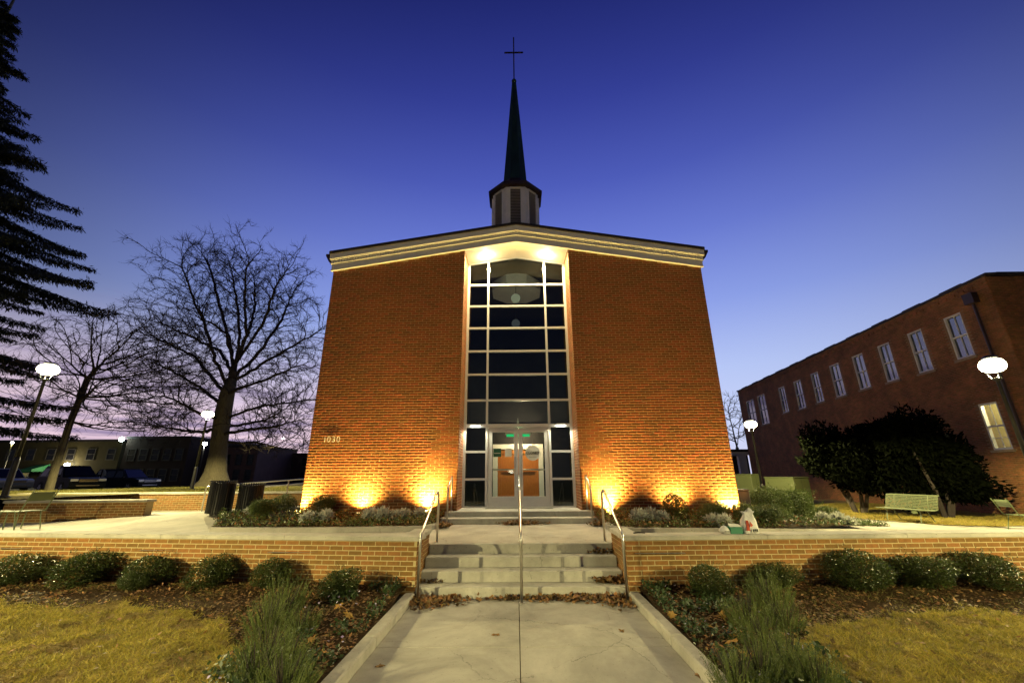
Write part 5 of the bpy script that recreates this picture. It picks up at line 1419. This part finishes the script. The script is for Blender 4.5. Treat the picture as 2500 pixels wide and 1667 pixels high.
for k, L_ in enumerate(LIMBS):          # foliage-bearing ends: loose clouds round the outer part of every limb
    dy = [-4.5, 3.5, -1.5, 4.5, -3.5, 2.0, .5, -2.5, 4.5, -3.0, 2.5, -4.0, -3.0, 4.0, 1.0, -1.0, 5.0, 2.5, -4.5][k]
    pts = np.array([at(px, py, y=TY+dy*(q/(len(L_)-1))**.8) for q, (px, py) in enumerate(L_)])
    tip = pts[-1]+(pts[-1]-pts[-2])/np.linalg.norm(pts[-1]-pts[-2])*.5
    u_ = g.random(190)**.75*(len(pts)-1)*.80+(len(pts)-1)*.24; u_ = np.minimum(u_, len(pts)-.01)
    ext = np.vstack([pts, tip]); i_ = u_.astype(int); f_ = (u_-i_)[:, None]
    c_ = ext[i_]*(1-f_)+ext[i_+1]*f_
    cl.append(c_+g.normal(size=c_.shape)*np.array([.95, 1.1, .85])*g.uniform(.8, 1.25)+np.array([0, 0, .15]))
A = np.concatenate(cl+[ellipsoid_pts(600, (c0[0]-.1, TY, 11.6), (7.4, 6.2, 7.6), g, .42)])
A = A[(A[:, 2] > 3.4) & ~((np.hypot(A[:, 0]-TX, A[:, 1]-TY) < 2.2) & (A[:, 2] < 7.5))]
nodes, par = space_colony(A, None, None, 5, .30, .36, 2.6, n0, jitter=.10, parents=p0_, momentum=.25, bias=(np.array((TX, TY, 4.0)), .8))
(Vt, Ft), rad = tree_mesh(nodes, par, .0112, 2.08, .33, 3, .62, 6, .0092, .25)
t = thing('bare_tree', 'big leafless tree with a wide spreading crown left of the church', 'tree', (TX, TY, 1.2))
obj('branches', mesh_np('branches', Vt-np.array((TX, TY, 1.2)), Ft, twig_m), t)
tp = [at(px, py, y=TY) for px, py in TRUNK[:7]]
trunk_lathe([(TX, TY, 1.0), (TX, TY, 1.3), (TX, TY, 1.65)]+tp[1:], [1.45, 1.15, .86, .64, .53, .52, .52, .46, .34], 22, 3).build('trunk', bark_m, t, True)
# second bare tree, further left
T2 = at(119, 1194, y=24.0); t2x, t2y = T2[0], 24.0
P2 = [tuple(at(px, py, y=24.0)) for px, py in ((119, 1196), (134, 1145), (153, 1088), (172, 1030), (195, 975), (214, 925))]
c2 = at(305, 900, y=24)
A = ellipsoid_pts(2400, (c2[0]-.4, t2y, 7.6), (5.4, 4.6, 4.3), g, .45); A = A[A[:, 2] > 4.6]
nodes, par = space_colony(A, P2[0], None, 9, .26, .36, 2.4, P2, momentum=.25, bias=(np.array(P2[-2]), .6))
(Vt, Ft), rad = tree_mesh(nodes, par, .0105, 2.15, .17, 2, .6, 7, .009)
t = thing('bare_tree', 'smaller leafless tree leaning right with a pale lit trunk, behind the left lamp post', 'tree', P2[0])
obj('branches', mesh_np('branches', Vt-np.array(P2[0]), Ft, twig_m), t)
trunk_lathe([(P2[0][0], P2[0][1], 1.0)]+P2, [.26, .20, .18, .165, .15, .13, .11], 14, 5).build('trunk', bark_m, t, True)
# small bare tree far behind on the right
p = at(1800, 1095, y=50)
A = ellipsoid_pts(260, (p[0]-.3, 50, 8.2), (3.6, 3.2, 3.4), g, .5)
tn = [(p[0], 50, .3), (p[0], 50, 2), (p[0], 50, 3.6), (p[0], 50, 5)]
nodes, par = space_colony(A, tn[0], None, 12, .42, .7, 3.4, tn)
(Vt, Ft), rad = tree_mesh(nodes, par, .02, 2.3, .2, 4, .9, 8, .02)
t = thing('bare_tree', 'distant bare tree showing between the church and the old building', 'tree', tn[0])
obj('branches', mesh_np('branches', Vt-np.array(tn[0]), Ft, twig_m), t)
MB().lathe([(.3, 0), (.2, 2), (.17, 4.5)], 10, tn[0]).build('trunk', bark_m, t, True)

# cedar at far left
def cedar(base, height, label):
    g = np.random.default_rng(23)
    bx, by, bz = base; t = thing('cedar_tree', label, 'tree', base)
    MB().lathe([(.75, -.2), (.55, .6), (.45, 4), (.32, height*.5), (.06, height)], 14, base).build('trunk', bark_m, t, True)
    wood = MB(); P = []; Dd = []; Ln = []
    z = 3.0; k = 0
    while z < height-1:
        f = 1-(z-3)/(height-3)
        nb = 9 if f > .3 else 6
        for j in range(nb):
            if g.random() < .08: continue
            a = 2*math.pi*(j+.5*(k % 2))/nb+g.uniform(-.4, .4); zj = z+g.uniform(-.35, .35)
            L_ = (.5+17.5*f**1.6)*(.55+.45*float(ss((z-6)/8)))*g.uniform(.60, 1.15)
            pts = []
            m = 12
            for s_ in np.linspace(0, 1, m):
                dz = .10*L_*s_-.34*L_*s_**2+.16*L_*s_**4
                pts.append(np.array([bx+math.cos(a)*L_*s_, by+math.sin(a)*L_*s_, bz+zj+dz]))
            wood.tube([tuple(q) for q in pts], list(np.linspace(.075*f+.03, .012, m)), 5, False)
            side = np.array([-math.sin(a), math.cos(a), 0]); fwd = np.array([math.cos(a), math.sin(a), -.12])
            nt = int(40*L_/5)+8
            for q in range(nt):
                s_ = .18+.82*(q/nt); idx = s_*(m-1); i0 = int(min(idx, m-2)); c = pts[i0]*(1-(idx-i0))+pts[i0+1]*(idx-i0)
                wlen = (1.15*(1-s_)+.30)*min(1, L_/4)*g.uniform(.6, 1.2)
                for sg in (-1, 1):
                    d = unit((fwd*.55+side*sg*g.uniform(.6, 1.0)+np.array([0, 0, -.25]))[None])[0]
                    steps = max(3, int(wlen/.12))
                    for r_ in range(steps):
                        o = c+d*wlen*(r_+.5)/steps+np.array([0, 0, -.10*((r_+.5)/steps)**2*wlen])
                        for _ in range(3):
                            P.append(o+g.normal(size=3)*.05); Dd.append(d*.5+g.normal(size=3)*.45+np.array([0, 0, -.55])); Ln.append(g.uniform(.16, .38))
        z += .58+.30*f; k += 1
    wood.build('branches', twig_m, t)
    P = np.array(P); D = unit(np.array(Dd)); Ln = np.array(Ln); U = unit(np.cross(D, g.normal(size=D.shape)))
    V, F = leaf_quads(P, D, U, Ln, Ln*.20)
    obj('foliage', mesh_np('foliage', V-np.array(base), F, needle_m), t)
    return t
cb = at(-590, 1190, y=20)
cedar((cb[0], 20.0, 1.2), 33.0, 'tall dark cedar with drooping layered boughs at the left edge')

# dark evergreens before the old building
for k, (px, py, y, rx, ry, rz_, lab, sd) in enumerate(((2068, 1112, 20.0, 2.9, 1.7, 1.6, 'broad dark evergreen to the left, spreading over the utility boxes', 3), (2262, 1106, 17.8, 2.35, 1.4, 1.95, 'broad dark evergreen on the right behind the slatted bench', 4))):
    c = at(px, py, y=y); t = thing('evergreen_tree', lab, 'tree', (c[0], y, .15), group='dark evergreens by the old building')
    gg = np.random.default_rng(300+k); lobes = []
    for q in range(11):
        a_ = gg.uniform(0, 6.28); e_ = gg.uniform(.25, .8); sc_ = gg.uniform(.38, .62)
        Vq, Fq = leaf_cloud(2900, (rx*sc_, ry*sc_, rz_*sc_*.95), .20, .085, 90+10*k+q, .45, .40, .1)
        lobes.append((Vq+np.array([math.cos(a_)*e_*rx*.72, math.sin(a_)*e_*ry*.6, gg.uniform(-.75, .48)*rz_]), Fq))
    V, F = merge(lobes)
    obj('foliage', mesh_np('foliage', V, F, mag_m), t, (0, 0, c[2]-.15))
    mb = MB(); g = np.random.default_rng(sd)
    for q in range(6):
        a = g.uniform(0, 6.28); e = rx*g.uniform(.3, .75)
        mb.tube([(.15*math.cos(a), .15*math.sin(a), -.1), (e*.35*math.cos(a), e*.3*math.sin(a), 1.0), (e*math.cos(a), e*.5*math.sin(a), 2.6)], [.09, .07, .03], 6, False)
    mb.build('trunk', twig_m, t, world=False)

# ---------------------------------------------------------------- the street on the left
def facade_windows(b, xs, zs, w, h, y, mat_f, mat_g):
    for x in xs:
        for z in zs:
            f = MB(); e = .09
            f.box((x-w/2, y-.05, z), (x-w/2+e, y+.1, z+h)); f.box((x+w/2-e, y-.05, z), (x+w/2, y+.1, z+h))
            f.box((x-w/2+e, y-.049, z+h-e), (x+w/2-e, y+.1, z+h)); f.box((x-w/2+e, y-.049, z), (x+w/2-e, y+.1, z+e)); f.box((x-w/2+e, y-.04, z+h*.5-.03), (x+w/2-e, y+.08, z+h*.5+.03))
            fo = f.build('window', mat_f, b)
            MB().box((x-w/2+e, y-.01, z+e), (x+w/2-e, y+.02, z+h-e)).build('pane', mat_g, fo)
def far_building(label, px0, px1, pyt, y, depth, mat, rows, nwin, ww, wh, fm, zb=.6, roofh=.25):
    a = at(px0, pyt, y=y); b = at(px1, pyt, y=y)
    t = thing('brick_building', label, 'building', (a[0], y, zb))
    MB().box((a[0], y, zb-.5), (b[0], y+depth, a[2])).build('wall', mat, t)
    MB().box((a[0]-.1, y-.12, a[2]), (b[0]+.1, y+depth, a[2]+roofh)).build('parapet', roof_m, t)
    xs = np.linspace(a[0]+ww, b[0]-ww, nwin)
    facade_windows(t, xs, rows, ww, wh, y-.02, fm, farglass_m)
    return t
dk = pmat('dark_frame', (.05, .045, .04), .7)
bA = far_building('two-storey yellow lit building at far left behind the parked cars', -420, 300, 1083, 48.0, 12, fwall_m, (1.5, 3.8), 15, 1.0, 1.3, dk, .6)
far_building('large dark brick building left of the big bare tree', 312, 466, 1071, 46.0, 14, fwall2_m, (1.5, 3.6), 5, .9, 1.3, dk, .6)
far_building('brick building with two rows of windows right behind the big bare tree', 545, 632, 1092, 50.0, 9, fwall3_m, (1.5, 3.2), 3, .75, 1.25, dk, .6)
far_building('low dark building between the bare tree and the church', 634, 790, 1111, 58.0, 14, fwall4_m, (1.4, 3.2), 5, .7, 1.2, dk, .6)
a = at(62, 1148, y=47.0); b_ = at(102, 1132, y=47.0)
t = thing('awning', 'green awning over a shop door at far left', 'awning', (a[0], 47.4, a[2]))
MB().add([(a[0], 46.2, a[2]), (b_[0], 46.2, a[2]+.1), (b_[0], 47.9, b_[2]), (a[0], 47.9, b_[2]-.1), (a[0], 46.2, a[2]-.25), (b_[0], 46.2, a[2]-.15), (b_[0], 47.9, a[2]-.1), (a[0], 47.9, a[2]-.2)], [(0, 1, 2, 3), (4, 7, 6, 5), (0, 4, 5, 1), (1, 5, 6, 2), (3, 2, 6, 7), (0, 3, 7, 4)]).build('canopy', awning_m, t)
MB().box((a[0]+.3, 46.22, a[2]-.5), (a[0]+.36, 46.28, a[2]-.2)).build('bracket', black_m, t)
a = at(34, 1174, y=44.0); b_ = at(68, 1154, y=44.0)
t = thing('poster_stand', 'orange and cream poster stand behind the dark parked car', 'poster', (a[0], 44, .9))
MB().box((a[0], 44, .95), (a[0]+(b_[0]-a[0])*.5, 44.12, b_[2]-.2)).build('panel', orange_m, t)
MB().box((a[0]+(b_[0]-a[0])*.505, 44, .95), (b_[0], 44.12, b_[2])).build('panel', cream_m, t)

def far_lamp(name, label, px, py, y, zb, lens, energy, col, arm=0, r=.16):
    p = at(px, py, y=y); t = thing(name, label, 'street lamp', (p[0]+arm, y, zb))
    MB().tube([(p[0]+arm, y+.05, zb), (p[0]+arm, y+.05, p[2]-.1)]+([(p[0]+arm*.6, y+.05, p[2]+.08), (p[0], y+.05, p[2]+.14)] if arm else [(p[0], y+.05, p[2]+.12)]), .05, 6).build('pole', black_m, t)
    MB().lathe([(0, -r*.8), (r*.8, -r*.5), (r, 0), (r*.8, r*.5)], 14, (p[0], y, p[2])).build('lens', lens, t, True)
    MB().lathe([(r*1.1, r*.5), (r*.8, r*.8), (0, r)], 14, (p[0], y, p[2])).build('head', black_m, t)
    if energy: lamp('far_light', 'POINT', (p[0], y-.1, p[2]-r-.1), energy, col, t, .1)
    return t
far_lamp('street_lamp', 'small lit lamp just right of the nearer lamp post by the bare tree', 500, 1083, 38.0, 1.0, white_e, 160, (1, .95, .8), 0, .2)
far_lamp('street_lamp', 'distant street lamp with a long arm against the pink sky', 691, 1070, 62.0, .6, white_e, 0, (1, .9, .7), 3.1, .16)
p = at(297, 1072, y=45.5)
t = thing('floodlight', 'cold white floodlight on the roof edge of the dark building', 'floodlight', tuple(p))
MB().lathe([(0, -.25), (.2, -.15), (.24, 0), (.2, .15), (0, .25)], 12, tuple(p)).build('lens', cold_e, t, True)
MB().box((p[0]-.03, p[1]+.2, p[2]-.6), (p[0]+.03, p[1]+.26, p[2])).build('bracket', black_m, t)
lamp('flood_lamp', 'POINT', (p[0], p[1]-.6, p[2]), 14, (.8, 1, .92), t, .1)
p = at(164, 1134, y=47.6)
t = thing('wall_lamp', 'bright warm wall lamp above the dark parked car', 'lamp', tuple(p))
MB().lathe([(0, -.2), (.22, -.12), (.26, 0), (.22, .12), (0, .2)], 12, tuple(p)).build('lens', white_e, t, True)
MB().box((p[0]-.04, p[1]+.1, p[2]-.04), (p[0]+.04, p[1]+.45, p[2]+.04)).build('bracket', black_m, t)
lamp('wall_lamp_light', 'POINT', (p[0], p[1]-.5, p[2]-.1), 260, (1, .85, .45), t, .1)
p = at(60, 1075, y=40.0)
far_lamp('street_lamp', 'dim street lamp hidden behind the cedar, lighting the yellow building', 30, 1080, 41.0, .9, white_e, 300, (1, .88, .30), 0, .12)
# round road sign
p = at(249, 1155, y=33.0)
t = thing('road_sign', 'round pale road sign on a dark post beside the parked cars', 'sign', (p[0], 33, .9))
q = MB(); n = 24; vs = [(p[0]+.30*math.cos(2*math.pi*k/n), 33, p[2]+.30*math.sin(2*math.pi*k/n)) for k in range(n)]; vs += [(x, 33.01, z) for x, _, z in vs]
q.add(vs, [tuple(range(n)), tuple(reversed(range(n, 2*n)))]+[(i, n+i, n+(i+1) % n, (i+1) % n) for i in range(n)]); q.build('disc', sign_m, t)
MB().box((p[0]-.03, 32.95, .8), (p[0]+.03, 32.999, p[2]+.32)).build('post', black_m, t)

# parked cars
def make_car(suv=True):
    t = thing('parked_car', 'x', 'car', (0, 0, 0), group='parked cars')
    # side profile in x (length, front to +x), z
    prof = [(-2.45, .45), (-2.48, .80), (-2.40, 1.05), (2.05, 1.02), (2.42, .92), (2.50, .70), (2.48, .40), (2.2, .30), (-2.3, .30)]
    q = MB(); yb = .95
    body = [(x, z) for x, z in prof]
    q.prism(body, -yb, yb); q.build('body', carpaint_m, t, world=False)
    q = MB(); r0 = [(-2.36, 1.05), (1.18, 1.04)]; r1 = [(-2.12, 1.74), (.35, 1.76)]
    vs = []
    for (x, z), y in ((r0[0], .90), (r0[1], .90), (r1[1], .70), (r1[0], .70)): vs.append((x, -y, z))
    for (x, z), y in ((r0[0], .90), (r0[1], .90), (r1[1], .70), (r1[0], .70)): vs.append((x, y, z))
    q.add(vs, [(0, 1, 2, 3), (7, 6, 5, 4), (0, 4, 5, 1), (1, 5, 6, 2), (2, 6, 7, 3), (3, 7, 4, 0)]); q.build('cabin', carpaint_m, t, world=False)
    q = MB(); q.bbox((-2.1, -.69, 1.742), (.33, .69, 1.80), .02); q.build('roof', carpaint_m, t, world=False)
    def sidewin(x0, x1, s_):
        def P(x, z): f = (z-1.05)/.70; return (x, s_*(.905-.2*f+.003), z)
        vs = [P(x0, 1.12), P(x1, 1.12), P(x1-.30*(x1 > .3)-.05, 1.62), P(x0+.05, 1.62)]
        q = MB(); q.add(vs+[(x, y-s_*.012, z) for x, y, z in vs], [(0, 1, 2, 3), (7, 6, 5, 4), (0, 4, 5, 1), (1, 5, 6, 2), (2, 6, 7, 3), (3, 7, 4, 0)]); q.build('side_window', farglass_m, t, world=False)
    for s_ in (-1, 1):
        for a_, b2_ in ((-2.1, -1.25), (-1.15, -.25), (-.15, .78)): sidewin(a_, b2_, s_)
        q = MB(); q.add([(.95, s_*.96, 1.06), (1.05, s_*.96, 1.06), (1.05, s_*1.12, 1.09), (.95, s_*1.12, 1.09), (.95, s_*.96, 1.2), (1.05, s_*.96, 1.2), (1.05, s_*1.12, 1.19), (.95, s_*1.12, 1.19)], [(0, 3, 2, 1), (4, 5, 6, 7), (0, 1, 5, 4), (1, 2, 6, 5), (2, 3, 7, 6), (3, 0, 4, 7)]); q.build('mirror', carpaint_m, t, world=False)
    q = MB(); vs = [(1.13, -.80, 1.10), (1.13, .80, 1.10), (.43, .64, 1.70), (.43, -.64, 1.70)]
    q.add([(x+.02, y, z+.01) for x, y, z in vs]+vs, [(0, 1, 2, 3), (7, 6, 5, 4), (0, 4, 5, 1), (1, 5, 6, 2), (2, 6, 7, 3), (3, 7, 4, 0)]); q.build('windscreen', farglass_m, t, world=False)
    for s_ in (-1, 1):
        q = MB(); y0, y1 = sorted((s_*.52, s_*.92)); q.bbox((2.36, y0, .78), (2.485, y1, .93), .02); q.build('headlight', headlight_m, t, world=False)
        y0, y1 = sorted((s_*.70, s_*.93)); q = MB(); q.bbox((-2.50, y0, .78), (-2.40, y1, 1.0), .02); q.build('tail_light', red_m, t, world=False)
    q = MB(); q.box((2.44, -.50, .74), (2.515, .50, .80)); q.box((2.44, -.50, .84), (2.50, .50, .89)); q.box((2.40, -.6, .47), (2.525, .6, .53)); q.build('grille', chrome_m, t, world=False)
    for x in (-1.50, 1.52):
        for s_ in (-1, 1):
            w = MB(); y0, y1 = s_*.74, s_*.965; n = 20
            vs = [(x+.37*math.cos(2*math.pi*k/n), y0, .37+.37*math.sin(2*math.pi*k/n)) for k in range(n)]; vs += [(a_, y1, c_) for a_, _, c_ in vs]
            w.add(vs, [tuple(range(n)), tuple(reversed(range(n, 2*n)))]+[(i, n+i, n+(i+1) % n, (i+1) % n) for i in range(n)]); wo = w.build('wheel', tyre_m, t, world=False)
            r_ = MB()
            for k in range(6):
                a_ = 2*math.pi*k/6; c_, d_ = math.cos(a_), math.sin(a_)
                r_.add([(x+c_*.05-d_*.045, s_*.972, .37+d_*.05+c_*.045), (x+c_*.05+d_*.045, s_*.972, .37+d_*.05-c_*.045), (x+c_*.25+d_*.03, s_*.972, .37+d_*.25-c_*.03), (x+c_*.25-d_*.03, s_*.972, .37+d_*.25+c_*.03)], [(0, 1, 2, 3)])
            r_.lathe([(.07, 0), (.06, .01)], 10, (0, 0, 0)) if False else None
            r_.build('rim', chrome_m, wo, world=False)
    return t
car = make_car()
pc = at(150, 1188, y=29.5)
car.location = (pc[0]+.2, 29.8, .90); car.rotation_euler = (0, 0, R(-24)); car['label'] = 'dark blue parked car facing right, in front of the yellow building'
k2 = copy_tree(car); pc = at(290, 1180, y=36); k2.location = (pc[0], 36.6, .80); k2.rotation_euler = (0, 0, R(-10)); k2['label'] = 'black parked car in deep shade before the dark building'
k3 = copy_tree(car); pc = at(-22, 1185, y=33); k3.location = (pc[0], 33.5, .85); k3.rotation_euler = (0, 0, R(-20)); k3['label'] = 'pale parked car cut off by the left edge of the photo'
wp = pmat('pale_paint', (.22, .22, .20), .3, 0, .05, 2)
for ch_ in k3.children:
    if ch_.name.split('.')[0] in ('body', 'cabin', 'roof', 'mirror'):
        ch_.data = ch_.data.copy(); ch_.data.materials[0] = wp
